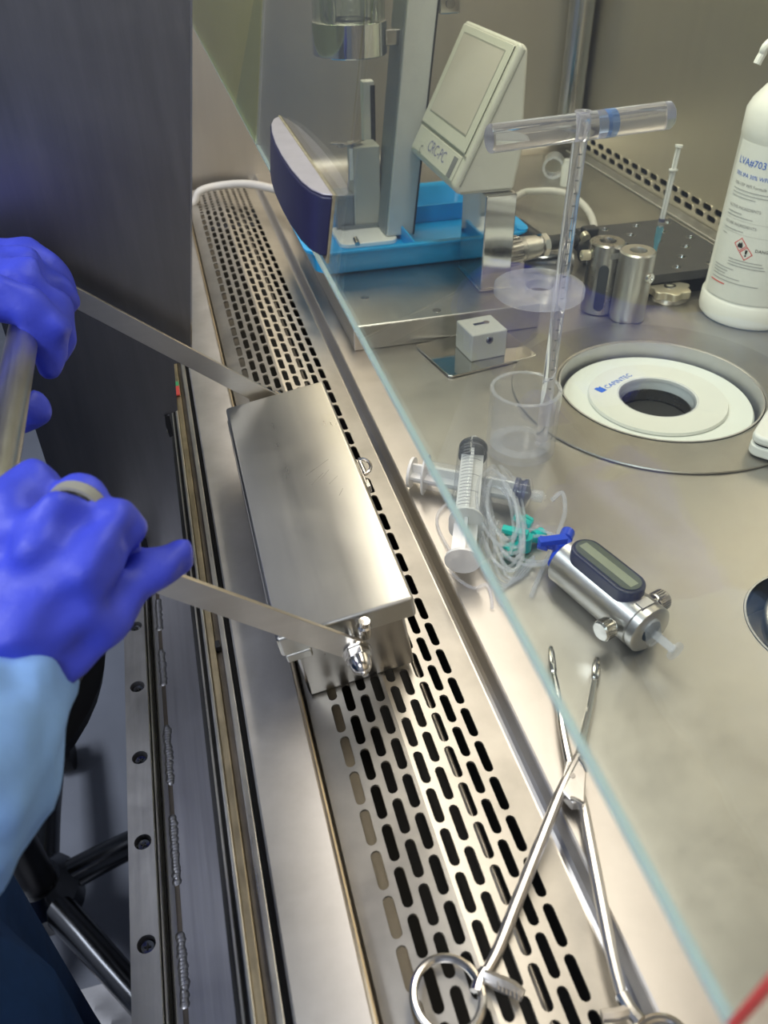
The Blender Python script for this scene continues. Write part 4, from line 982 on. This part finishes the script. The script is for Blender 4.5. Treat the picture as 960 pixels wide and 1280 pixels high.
# ------------------------------------------------------------------ generic syringe along +z of M (tip at z=L)
def syringe(name, label, M_, r, Lb, plunge, th, grad=True, flat=.0, marks=(), tipmat='clear_tube', barmat='clear_plastic', seal='navy_rubber', group=None, rodmat='milk_plastic', base=None):
    s_ = thing(name, base or (M_ @ Vector((0, 0, 0))), label, 'syringe', group)
    b_ = MB().lathe([(r, 0), (r, Lb), (r*.55, Lb+r*.18), (r*.30, Lb+r*.2), (r*.24, Lb+r*1.1), (r*.10, Lb+r*1.1)], M_, 32).obj('barrel', barmat, s_)
    MB().lathe([(r*.36, Lb+r*.16), (r*.40, Lb+r*.2), (r*.40, Lb+r*.85), (r*.33, Lb+r*.9)], M_, 20).obj('luer_lock', tipmat, b_)
    fo = [(x*1.0, y) for x, y in stadium(r*3.0, r*2.1, 8)]
    MB().prism(fo, -.0018, 0, M_).obj('finger_flange', rodmat, s_, bevel=.0005)
    zs = Lb*plunge
    MB().lathe([(0, zs), (r*.94, zs), (r*.94, zs+r*.25), (r*.82, zs+r*.35), (r*.82, zs+r*.5), (r*.94, zs+r*.6), (r*.94, zs+r*.8), (0, zs+r*1.15)], M_, 28).obj('stopper', seal, s_)
    rod = MB(); w_ = r*.72; t_ = r*.10
    rod.box(-w_, w_, -t_, t_, -th, zs, M_); rod.box(-t_, t_, -w_, w_, -th, zs, M_)
    ro_ = rod.obj('plunger_rod', rodmat, s_, smooth=False)
    MB().lathe([(0, -th-.002), (r*1.05, -th-.002), (r*1.05, -th), (0, -th)], M_, 28).obj('thumb_rest', rodmat, s_)
    if grad:
        mb = MB(); N_ = 20
        for i in range(N_+1):
            z = Lb*(.06+.86*i/N_); L_ = .62 if i % 5 == 0 else .36
            for k_ in range(4):
                a0 = grad+L_*k_/4*2; a1 = grad+L_*(k_+1)/4*2; R_ = r*1.006
                mb.add([M_ @ Vector((R_*math.cos(a), R_*math.sin(a), zz_)) for a, zz_ in ((a0, z-.0003), (a1, z-.0003), (a1, z+.0003), (a0, z+.0003))], [(0, 1, 2, 3)])
        g_ = mb.obj('graduation', 'ink_grey', b_, smooth=False); g_['kind'] = 'stuff'
        for txt, fz_ in marks:
            me = text_mesh(txt, r*.42)
            for v in me.vertices:
                a = grad+1.36+v.co.x/r; v.co = M_ @ Vector((r*1.007*math.cos(a), r*1.007*math.sin(a), Lb*fz_-v.co.y*-1-.002))
            link('lettering', me, 'ink_grey', b_, smooth=False)
    return s_
# upright 1 ml syringe with a blue needle hub, stuck in the rack
sb = Pz(814, 333, RZ+.0); tp = Py(849, 181, sb.y+.004); tp2 = tp
ax1 = (tp-sb).normalized(); Ltot = (tp-sb).length
M1 = frame(tp-ax1*(Ltot*.20), sb)
ss = syringe('small_syringe', 'slim clear syringe with pale blue hub standing upright in the black rack', M1, .0036, Ltot*.44, .88, Ltot*.20-.002, grad=False, base=(sb.x, sb.y, RZ))
MB().lathe([(.0036, Ltot*.455), (.0037, Ltot*.47), (.0034, Ltot*.56), (.0022, Ltot*.62), (.0018, Ltot*.68), (0, Ltot*.68)], M1, 20).obj('needle_hub', 'cyan_hub', ss)
MB().lathe([(.0016, Ltot*.68), (.0016, Ltot*.795), (0, Ltot*.80)], M1, 12).obj('needle_sheath', 'clear_tube', ss)

# ================================================================== DOSE WELLS
wl = thing('dose_well', (WC.x, WC.y, -.03), 'white round dose well with a logo plate set in a steel flange', 'dose well')
MB().lathe([(WR+.0015, .0028), (WR+.0002, .0020), (WR+.0002, .0003), (.1265, .0003), (.1268, .0012), (.1262, .0020), (WR+.003, .0028)], Matrix.Translation((WC.x, WC.y, 0)), 128, closed=True).obj('flange', 'flange_steel', wl, ang=40)
MB().lathe([(WR-.0006, .0026), (WR-.0006, -.028), (WR-.0020, -.028), (WR-.0020, .0026)], Matrix.Translation((WC.x, WC.y, 0)), 128, closed=True).obj('well_wall', 'sill_steel', wl)
dz_ = -.010; dr = .0802
HOLE = .0318
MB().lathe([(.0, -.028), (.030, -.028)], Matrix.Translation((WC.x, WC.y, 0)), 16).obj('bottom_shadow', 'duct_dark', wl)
MB().lathe([(HOLE+.002, dz_-.010), (dr, dz_-.010), (dr+.0008, dz_-.002), (dr-.0008, dz_), (HOLE+.002, dz_)], Matrix.Translation((WC.x, WC.y, 0)), 128, closed=True).obj('outer_disc', 'dial_white', wl)
ip = MB().lathe([(HOLE+.0012, dz_+.0004), (.0592, dz_+.0004), (.0596, dz_+.0010), (.0585, dz_+.0032), (HOLE+.0012, dz_+.0032)], Matrix.Translation((WC.x, WC.y, 0)), 128, closed=True).obj('inner_plate', 'cream_disc', wl)
MB().lathe([(HOLE, -.10), (HOLE, dz_+.0028), (HOLE+.0026, dz_+.0040), (HOLE+.0026, dz_+.0033)], Matrix.Translation((WC.x, WC.y, 0)), 64).obj('liner', 'clear_ring', wl)
MB().lathe([(0, -.062), (HOLE-.001, -.062), (HOLE-.001, -.0165), (HOLE-.0018, -.0165)], Matrix.Translation((WC.x, WC.y, 0)), 64).obj('liner_cup', 'tungsten', wl)
def on_plate(me, ang, rr_, z, rot):
    c = Vector((WC.x+rr_*math.cos(ang), WC.y+rr_*math.sin(ang)))
    for v in me.vertices:
        x, y = v.co.x, v.co.y; v.co = (c.x+x*math.cos(rot)-y*math.sin(rot), c.y+x*math.sin(rot)+y*math.cos(rot), z)
    return me
lp = Pz(752, 490, dz_+.0033); lq = Pz(786, 472, dz_+.0033); rot = math.atan2(lq.y-lp.y, lq.x-lp.x)
me = text_mesh('CAPINTEC', .0078)
for v in me.vertices:
    x, y = v.co.x+.0085, v.co.y; v.co = (lp.x+x*math.cos(rot)-y*math.sin(rot), lp.y+x*math.sin(rot)+y*math.cos(rot), dz_+.0034)
link('lettering', me, 'ink_blue', ip, smooth=False)
lo = MB().add([(lp.x+x*math.cos(rot)-y*math.sin(rot), lp.y+x*math.sin(rot)+y*math.cos(rot), dz_+.0034) for x, y in ((-.001, -.001), (.0065, -.001), (.0065, .0075), (.004, .0065), (.0028, .0080), (-.001, .0075))], [(0, 1, 2, 3, 4, 5)])
lo.obj('logo_mark', 'ink_blue', ip, smooth=False)
# second well with a lifted steel lid
w2 = thing('covered_well', (W2.x, W2.y, -.03), 'round well at the right edge with a tilted steel lid inside', 'well')
MB().lathe([(W2R-.0002, .0005), (W2R-.0002, -.03), (W2R-.0015, -.03), (W2R-.0015, .0005)], Matrix.Translation((W2.x, W2.y, 0)), 64, closed=True).obj('well_wall', 'dark_chrome', w2)
MB().lathe([(0, -.030), (W2R-.0016, -.030)], Matrix.Translation((W2.x, W2.y, 0)), 48).obj('well_floor', 'table_steel', w2)
Ml = Matrix.Translation((W2.x+.0045, W2.y-.001, -.011)) @ Matrix.Rotation(-.10, 4, 'Y') @ Matrix.Rotation(.04, 4, 'X')
MB().lathe([(0, 0), (W2R-.0105, 0), (W2R-.0090, .0015), (W2R-.0085, .0110), (W2R-.0105, .0130), (0, .0130)], Ml, 64).obj('lid', 'table_steel', w2, ang=60)

# white keypad unit at the right edge of the view, on the flange
kp = Pz(937, 553, .014); kt = Pz(962, 513, .014); kb = Pz(962, 588, .012)
e1_ = (Vector((kt.x-kp.x, kt.y-kp.y, 0))).normalized(); e2_ = Vector((e1_.y, -e1_.x, 0))
kd = thing('keypad_unit', (kp.x+.05, kp.y, .002), 'white hand unit with dark buttons at the right edge beside the dose well', 'keypad')
o0 = Vector((kp.x-.001, kp.y, 0)); Mk = Matrix(((e1_.x, e2_.x, 0, o0.x), (e1_.y, e2_.y, 0, o0.y), (0, 0, 1, 0), (0, 0, 0, 1)))
pr_ = [(x+.055, y+.038) for x, y in rrect(.11, .076, .009)]
shell = MB().prism(pr_, .0035, .0125, Mk).obj('lower_shell', 'white_plastic', kd, bevel=.002)
MB().prism([(x+.055, y+.038) for x, y in rrect(.106, .072, .008)], .0125, .0136, Mk).obj('seam', 'black_rubber', kd, smooth=False)
up_ = MB().prism(pr_, .0136, .0215, Mk).obj('upper_shell', 'white_plastic', kd, bevel=.003)
MB().prism([(x+.055, y+.038) for x, y in rrect(.090, .058, .006)], .0214, .0219, Mk).obj('key_field', 'label_white', kd, bevel=.0002)
for i in range(4):
    for j in range(3): MB().prism([(x+.0235+i*.0205, y+.020+j*.0185) for x, y in rrect(.016, .013, .006)], .0218, .0236, Mk).obj('button', 'navy_rubber', kd, bevel=.0008)
for i, j in ((0, 0), (1, 0), (0, 1), (1, 1)): MB().prism([(x+.014+i*.082, y+.012+j*.052) for x, y in rrect(.008, .008, .003)], .0020, .0036, Mk).obj('foot', 'black_rubber', kd)

# ================================================================== POLISHED PLATE WITH WHITE BLOCK
pa, pb2, pc2 = Pz(562, 474), Pz(672, 447), Pz(528, 432)
ex = Vector((pb2.x-pa.x, pb2.y-pa.y, 0)); Lx = ex.length; ex.normalize(); ey = Vector((-ex.y, ex.x, 0)); Ly = ((pc2-pa).dot(ey))
Mp = Matrix(((ex.x, ey.x, 0, pa.x), (ex.y, ey.y, 0, pa.y), (0, 0, 1, 0), (0, 0, 0, 1)))
pt = thing('block_stand', (pa+ex*Lx/2+ey*Ly/2), 'small pale grey cube fixed on a thin polished steel plate', 'holder')
MB().prism([(x+Lx/2, y+Ly/2) for x, y in rrect(Lx, Ly, .004)], .0004, .0028, Mp).obj('plate', 'mirror', pt, bevel=.0006)
ka, kb_ = Pz(588.5, 453, .0028), Pz(632, 444.5, .0028); ew = kb_.x-ka.x
kx = Vector((kb_.x-ka.x, kb_.y-ka.y, 0)); Lk = kx.length; kx.normalize(); ky = Vector((-kx.y, kx.x, 0)); Mk2 = Matrix(((kx.x, ky.x, 0, ka.x), (kx.y, ky.y, 0, ka.y), (0, 0, 1, 0), (0, 0, 0, 1)))
kh = Py(588.5, 420, ka.y).z
bk = MB().box(0, Lk, 0, Lk*.97, .0028, kh, Mk2).obj('cube', 'grey_plastic', pt, bevel=.0016)
MB().box(.0006, .0010, -.0002, .0005, .004, kh-.002, Mk2).obj('seam', 'bezel_groove', bk, smooth=False) if False else None
MB().lathe([(.0016, .0), (.0032, .0004), (.0036, .0)], Mk2 @ Matrix.Translation((Lk*.50, -.0002, kh*.74)) @ Matrix.Rotation(PI/2, 4, 'X'), 18).obj('screw', 'dark_chrome', bk)
MB().cyl(Mk2 @ Vector((Lk*.50, -.0004, kh*.74)), Mk2 @ Vector((Lk*.50, .0002, kh*.74)), .0018, n=12).obj('screw_socket', 'black_rubber', bk)
MB().box(Lk*.30, Lk*.62, Lk*.50, Lk*.60, kh+.0001, kh+.0005, Mk2).obj('slot', 'dark_chrome', bk, smooth=False)
MB().cyl(Mk2 @ Vector((Lk*.66, Lk*.56, kh)), Mk2 @ Vector((Lk*.66, Lk*.56, kh+.0006)), .0030, n=16).obj('slot_pin', 'polish', bk)

# ================================================================== ACRYLIC DIPPER: T handle, rod, ring, cup
DX, DY = .2365, .4950
RDX, RDY = .2520, .4905
dp = thing('acrylic_dipper', (DX, DY, 0), 'clear acrylic dipper with T handle, graduated rod, ring guide and cup', 'dipper')
zT = Py(724, 158, RDY).z; Ta, Tb = Py(612, 175, RDY-.004), Py(836, 144, RDY+.004)
Ta = Vector((Ta.x, RDY-.003, zT-.0022)); Tb = Vector((Tb.x, RDY+.003, zT+.0016))
hT = MB().lathe([(0, 0), (.0074, 0), (.0082, .001), (.0082, (Tb-Ta).length-.001), (.0074, (Tb-Ta).length), (0, (Tb-Ta).length)], frame(Ta, Tb), 40).obj('handle', 'acrylic', dp)
LT = (Tb-Ta).length
MB().lathe([(.00835, LT*.615), (.00835, LT*.675)], frame(Ta, Tb), 40).obj('blue_band', 'acrylic_blue', hT)
rod = MB().lathe([(0, .0045), (.0046, .0045), (.0046, zT+.0075), (0, zT+.0075)], Matrix.Translation((RDX, RDY, 0)), 28).obj('rod', 'acrylic', dp)
MB().lathe([(.0040, zT+.0078), (.0052, zT+.0086), (.0052, zT+.0078)], Matrix.Translation((RDX, RDY, 0)), 28, closed=True).obj('rod_end', 'acrylic', rod)
mb = MB()
for i in range(22):
    z = .055+i*.0078
    for k_ in range(3):
        a0, a1 = -2.0+k_*.18, -2.0+(k_+1)*.18; R_ = .00468
        mb.add([(RDX+R_*math.cos(a), RDY+R_*math.sin(a), zz_) for a, zz_ in ((a0, z), (a1, z), (a1, z+.0008), (a0, z+.0008))], [(0, 1, 2, 3)])
gm = mb.obj('graduation', 'ink_grey', rod, smooth=False); gm['kind'] = 'stuff'
rzc = .1335
MB().lathe([(.0095, rzc-.0042), (.0300, rzc-.0042), (.0308, rzc-.0034), (.0308, rzc+.0010), (.0300, rzc+.0018), (.0095, rzc+.0018)], Matrix.Translation((DX-.0006, RDY, 0)), 64, closed=True).obj('ring_guide', 'clear_ring', dp)
MB().lathe([(0, .0003), (.0262, .0003), (.0268, .001), (.0268, .0525), (.0262, .0530), (.0240, .0530), (.0236, .0525), (.0236, .0060), (.0150, .0060), (.0145, .0045), (0, .0045)], Matrix.Translation((DX, DY, 0)), 64).obj('cup', 'clear_plastic', dp)
MB().lathe([(.0150, .0061), (.0236, .0061)], Matrix.Translation((DX, DY, 0)), 64).obj('cup_step', 'clear_tube', dp)
MB().lathe([(.0237, .0527), (.0267, .0527), (.0267, .0535), (.0237, .0535)], Matrix.Translation((DX, DY, 0)), 64, closed=True).obj('cup_rim', 'clear_tube', dp)

# ================================================================== SYRINGES, TUBING, STOPCOCKS
a_ = Pz(513, 590, .0125); b2 = Pz(672, 620, .0125)
M2 = frame(a_.lerp(b2, .135), b2); L2 = (b2-a_).length
syringe('large_syringe', 'large clear syringe lying under the other, navy stopper far forward', M2, .0108, L2*.80, .86, L2*.135-.002, grad=False, base=(a_.x, a_.y, 0))
t3 = Pz(592, 556, .0345); p3 = Pz(578, 702, .0185)
L3 = (t3-p3).length
M3 = frame(p3.lerp(t3, .30), t3)
syringe('large_syringe', 'large graduated syringe lying across the other one, marked 10 and 20', M3, .0108, L3*.66, .90, L3*.30-.002, grad=.95, marks=(('20', .25), ('15', .46), ('10', .66), ('5', .85)), base=(p3.x, p3.y, 0), seal='black_rubber')

tb = thing('tubing_coil', Pz(640, 670, 0), 'tangled coil of thin clear tubing around the two large syringes', 'tubing')
def tpath(pts, r=.0011, nm='tube'): return MB().tube([Pz(x, y, z) for x, y, z in pts], r, 8, 8).obj(nm, 'clear_tube', tb)
tpath([(690, 625, .012), (703, 616, .014), (706, 640, .010), (697, 668, .004), (688, 690, .003), (676, 715, .002), (664, 745, .002)], .0016)
tpath([(600, 690, .004), (575, 700, .003), (553, 672, .002), (546, 648, .002), (556, 632, .003), (575, 625, .004), (600, 640, .018), (612, 668, .016)])
tpath([(562, 712, .002), (574, 725, .0015), (592, 735, .0015), (608, 731, .002), (614, 745, .0015), (615, 760, .0015)])
rg = random.Random(11)
for k_ in range(11):
    cx_, cy_ = 632+rg.uniform(-10, 10), 642+rg.uniform(-14, 16); w_ = rg.uniform(14, 26); h_ = rg.uniform(36, 60); ph = rg.uniform(0, 6)
    pts = []
    for i in range(9):
        t_ = ph+2*PI*i/8*.93; zz_ = .004+k_*.0016+.010*(1+math.sin(t_+k_))*.5
        x = cx_+w_*math.cos(t_)+h_*.18*math.sin(t_); y = cy_+h_*math.sin(t_)
        pts.append((x, y, zz_))
    tpath(pts)
for k_, (cx_, cy_, w_, h_) in enumerate(((668, 688, 34, 19), (664, 684, 38, 22), (672, 686, 30, 16))):
    tpath([(cx_+w_*math.cos(t_), cy_+h_*math.sin(t_), .003+.002*k_+.004*(1+math.cos(t_))) for t_ in np.linspace(-2.6+k_*.2, 3.1, 11)], .0011)
for k_ in range(4):
    tpath([(612+k_*5, 640+k_*6, .018-k_*.002), (600+k_*9, 680, .012), (606+k_*8, 715, .004), (628+k_*7, 735-k_*4, .002), (650+k_*6, 712-k_*3, .003), (668, 695+k_*3, .006)])
tpath([(618, 720, .002), (622, 748, .0015), (634, 762, .0015)])
def stopcock(c, ang, mat, label, sc_=1.):
    s_ = thing('stopcock', (c.x, c.y, 0), label, 'stopcock'); d = Vector((math.cos(ang), math.sin(ang), 0)); e = Vector((-d.y, d.x, 0)); z = c.z
    bd = MB().cyl(c-Vector((0, 0, .005*sc_)), c+Vector((0, 0, .005*sc_)), .0048*sc_, n=20).obj('body', mat, s_)
    for v, L_ in ((d, .015), (-d, .015), (e, .013)):
        MB().lathe([(0, 0), (.0026*sc_, 0), (.0026*sc_, L_*.55*sc_), (.0040*sc_, L_*.56*sc_), (.0040*sc_, L_*sc_), (.002*sc_, L_*sc_)], frame(c, c+v), 14).obj('port', mat, s_)
    hdl = MB().box(-.0025*sc_, .0025*sc_, -.002*sc_, .014*sc_, .005*sc_, .0085*sc_, Matrix.Translation(c) @ Matrix.Rotation(ang+.6, 4, 'Z')).obj('lever', mat, s_, bevel=.0006)
    return s_
stopcock(Pz(655, 678, .0062), .35, 'teal_plastic', 'teal three-way stopcock in the tubing coil', 1.1)
t5 = Pz(664, 657, .008); t6 = Pz(648, 648, .010)
tc_ = thing('luer_cap', (t5.x, t5.y, 0), 'teal ribbed luer cap lying on the tubing beside the teal stopcock', 'cap')
MB().lathe([(0, 0), (.0040, 0), (.0044, .001), (.0044, .007), (.0034, .0075), (.0030, .013), (0, .013)], frame(t5, t6), 16).obj('cap_body', 'teal_plastic', tc_)
for i in range(8):
    Mq = frame(t5, t6) @ Matrix.Rotation(2*PI*i/8, 4, 'Z') @ Matrix.Translation((.0045, 0, .004)); MB().box(-.0003, .0006, -.0005, .0005, -.003, .003, Mq).obj('rib', 'teal_plastic', tc_, smooth=False)

# ================================================================== SHIELDED SYRINGE
g0 = Pz(707, 700, .0165); g1 = Pz(814, 789, .0165); Mg = frame(g0, g1); LG = (g1-g0).length; RG = .0152
sh = thing('shielded_syringe', (g0.lerp(g1, .5).x, g0.lerp(g1, .5).y, 0), 'syringe in a polished metal shield with a dark oblong leaded window', 'syringe shield')
MB().lathe([(.0052, 0), (RG-.0015, 0), (RG, .0012), (RG, LG-.007), (RG-.0010, LG-.0065), (RG-.0010, LG-.0055), (RG, LG-.005), (RG, LG-.001), (RG-.0012, LG), (.0070, LG), (.0070, LG-.004)], Mg, 56).obj('barrel', 'satin', sh, ang=40)
# window block: long axis along the barrel, on top
gd = (g1-g0).normalized(); gs_ = Vector((0, 0, 1)).cross(gd).normalized(); wu = Vector((0, 0, 1))*.985+gs_*-.0
def wmat(h): 
    c = g0.lerp(g1, .455)+Vector((0, 0, h)); return Matrix(((gs_.x, gd.x, 0, c.x), (gs_.y, gd.y, 0, c.y), (gs_.z, gd.z, 1, c.z), (0, 0, 0, 1)))
wl_ = LG*.74
wf = MB().prism(stadium(wl_, .0195, 12), .006, .0208, wmat(0)).obj('window_frame', 'lead_frame', sh, bevel=.0012)
MB().prism(stadium(wl_-.005, .0145, 12), .0208, .0213, wmat(0)).obj('window_pane', 'window_glass', wf, smooth=False)
MB().box(-.0030, .0030, -wl_*.40, wl_*.40, .0212, .0214, wmat(0)).obj('inner_syringe', 'window_core', wf, smooth=False)
for s_, z in ((1, LG*.80), (-1, LG*.80)):
    a = g0+gd*z+Vector((0, 0, .001)); d = gs_*s_
    kn_ = MB().lathe([(0, RG-.002), (.0028, RG-.002), (.0028, RG+.002), (.0056, RG+.002), (.0060, RG+.003), (.0060, RG+.0095), (.0054, RG+.0105), (0, RG+.0105)], frame(a, a+d), 24).obj('knurled_knob', 'polish', sh, ang=30)
    mb = MB()
    for i in range(24):
        Mq = frame(a, a+d) @ Matrix.Rotation(2*PI*i/24, 4, 'Z') @ Matrix.Translation((.0060, 0, RG+.0063)); mb.box(-.0003, .0004, -.0003, .0003, -.0030, .0030, Mq)
    kk = mb.obj('knurling', 'polish', kn_, smooth=False); kk['kind'] = 'stuff'
a = g0+gd*LG*.88+Vector((0, 0, RG+.0001)); Mq = Matrix(((gs_.x, gd.x, 0, a.x), (gs_.y, gd.y, 0, a.y), (0, 0, 1, a.z), (0, 0, 0, 1)))
MB().box(-.0045, .0045, -.0028, .0028, -.001, .0003, Mq).obj('name_plate', 'sill_steel', sh, smooth=False)
Mpl = frame(g1, g1+gd)
MB().prism([(x, y) for x, y in stadium(.0235, .0105, 8)], .0006, .0026, Mpl @ Matrix.Rotation(.35, 4, 'Z')).obj('finger_flange', 'clear_tube', sh, bevel=.0004)
mb = MB(); mb.box(-.0028, .0028, -.0005, .0005, .0026, .017, Mpl); mb.box(-.0005, .0005, -.0028, .0028, .0026, .017, Mpl); mb.obj('plunger_rod', 'clear_tube', sh, smooth=False)
MB().lathe([(0, .017), (.0058, .017), (.0058, .0186), (0, .0186)], Mpl, 24).obj('thumb_rest', 'clear_tube', sh)
sk = Pz(702, 685, .0150)
stopcock(sk, .9, 'stopcock_blue', 'royal blue stopcock on the nose of the shielded syringe', 1.15)

# ================================================================== FORCEPS
fc = thing('ring_forceps', Pz(715, 985, .0), 'long polished steel ring forceps lying open across the grille edge', 'forceps')
def fz_(x, y, z): return Pz(x, y, z)
J = fz_(714, 975, .0065)
# left-hand finger-ring arm with its jaw on the right, and the crossing one
armA = [fz_(723, 945, .0085), fz_(703, 985, .0080), fz_(672, 1062, .0050), fz_(645, 1130, .0020), fz_(622, 1188, .0006), fz_(607, 1216, .0004)]
armB = [fz_(712, 960, .0050), fz_(727, 1000, .0050), fz_(739, 1062, .0050), fz_(754, 1140, .0045), fz_(765, 1195, .0040), fz_(777, 1243, .0035)]
def farm(pts, r): return MB().tube(pts, r, 10, 6)
A_ = farm(armA, lambda t: .0022+.0007*math.sin(PI*min(1, t*1.0))).obj('arm', 'satin', fc)
B_ = farm(armB, lambda t: .0022+.0007*math.sin(PI*t)).obj('arm', 'satin', fc)
# box joint
jp = [fz_(699, 985, .0102), fz_(708, 950, .0102), fz_(722, 947, .0102), fz_(733, 965, .0102), fz_(731, 1003, .0102), fz_(716, 1004, .0102)]
mb = MB(); vs = [Vector(p) for p in jp]; lo = [v-Vector((0, 0, .0062)) for v in vs]; n = len(jp)
mb.add(vs+lo, [tuple(range(n)), tuple(reversed(range(n, 2*n)))]+[(i, (i+1) % n, n+(i+1) % n, n+i) for i in range(n)]); bj = mb.obj('box_joint', 'satin', fc, bevel=.0008)
MB().cyl(J+Vector((0, 0, .0030)), J+Vector((0, 0, .0040)), .0016, n=14).obj('pivot_pin', 'tungsten', bj)
# shanks and fenestrated jaws
def jaw(pts, tip, wdt):
    sh_ = MB().tube(pts, lambda t: .0025-.0009*t, 10, 6).obj('shank', 'polish', fc)
    a = Vector(pts[-1]); b_ = Vector(tip); d = (b_-a); L_ = d.length; d.normalize(); e = Vector((-d.y, d.x, 0)).normalized(); u_ = d.cross(e)
    lp_ = []
    for i in range(17):
        t_ = 2*PI*i/16; lp_.append(a+d*(L_*.5*(1-math.cos(t_)))+ (e*.35+u_*.94)*wdt*math.sin(t_))
    MB().tube(lp_, .0014, 8, 2, caps=False).obj('jaw_loop', 'polish', sh_)
jaw([fz_(712, 955, .0080), fz_(703, 910, .0085), fz_(697, 868, .0080), fz_(692, 842, .0070)], fz_(689, 811, .0060), .0036)
jaw([fz_(722, 953, .0070), fz_(728, 925, .0065), fz_(737, 885, .0060), fz_(743, 850, .0058)], fz_(747, 825, .0056), .0036)
jr = fz_(727, 957, .009); MB().tube([fz_(722, 948, .0095), fz_(729, 957, .0095), fz_(732, 966, .0085)], .0012, 8, 4).obj('joint_bar', 'polish', bj)
jr = MB().tube([fz_(713, 998, .0104), fz_(720, 1000, .0106), fz_(729, 1006, .0104)], .0012, 8, 4).obj('joint_bar', 'polish', bj)
# finger ring (near-left) with ratchet
rcn = fz_(562, 1245, .0005)
ring = []
for i in range(33):
    t_ = 2*PI*i/32; ring.append(fz_(560+43*math.cos(t_)+4*math.sin(t_), 1246+49*math.sin(t_), .0005+.0008*math.cos(t_)))
MB().tube(ring, .0019, 10, 2, caps=False).obj('finger_ring', 'polish', fc)
MB().tube([fz_(607, 1214, .0006), fz_(600, 1226, .0006), fz_(596, 1240, .0006)], .0029, 10, 4).obj('ring_neck', 'polish', fc)
rt = MB().tube([fz_(604, 1219, .0020), fz_(622, 1228, .0024), fz_(640, 1236, .0026), fz_(654, 1245, .0026)], lambda t: .0024+.0010*math.sin(PI*t), 8, 6).obj('ratchet', 'satin', fc)
for i in range(6):
    c0_ = fz_(622+i*5, 1228+i*2.6, .0050); MB().tube([c0_+Vector((-.0004, -.0022, -.0012)), c0_, c0_+Vector((.0004, .0022, -.0012))], .0005, 6, 3).obj('ratchet_tooth', 'satin', rt)
# second ring: leaves the frame at the lower edge
MB().tube([fz_(777, 1243, .0035), fz_(788, 1262, .0035), fz_(800, 1276, .0035)], .0030, 10, 4).obj('ring_neck', 'polish', fc)
ring = []
for i in range(33):
    t_ = 2*PI*i/32; ring.append(fz_(824+40*math.cos(t_), 1318+46*math.sin(t_), .0035))
MB().tube(ring, .0019, 10, 2, caps=False).obj('finger_ring', 'polish', fc)
MB().tube([fz_(790, 1262, .0035), fz_(772, 1268, .0038), fz_(752, 1270, .0035)], .0026, 8, 5).obj('ratchet', 'satin', fc)
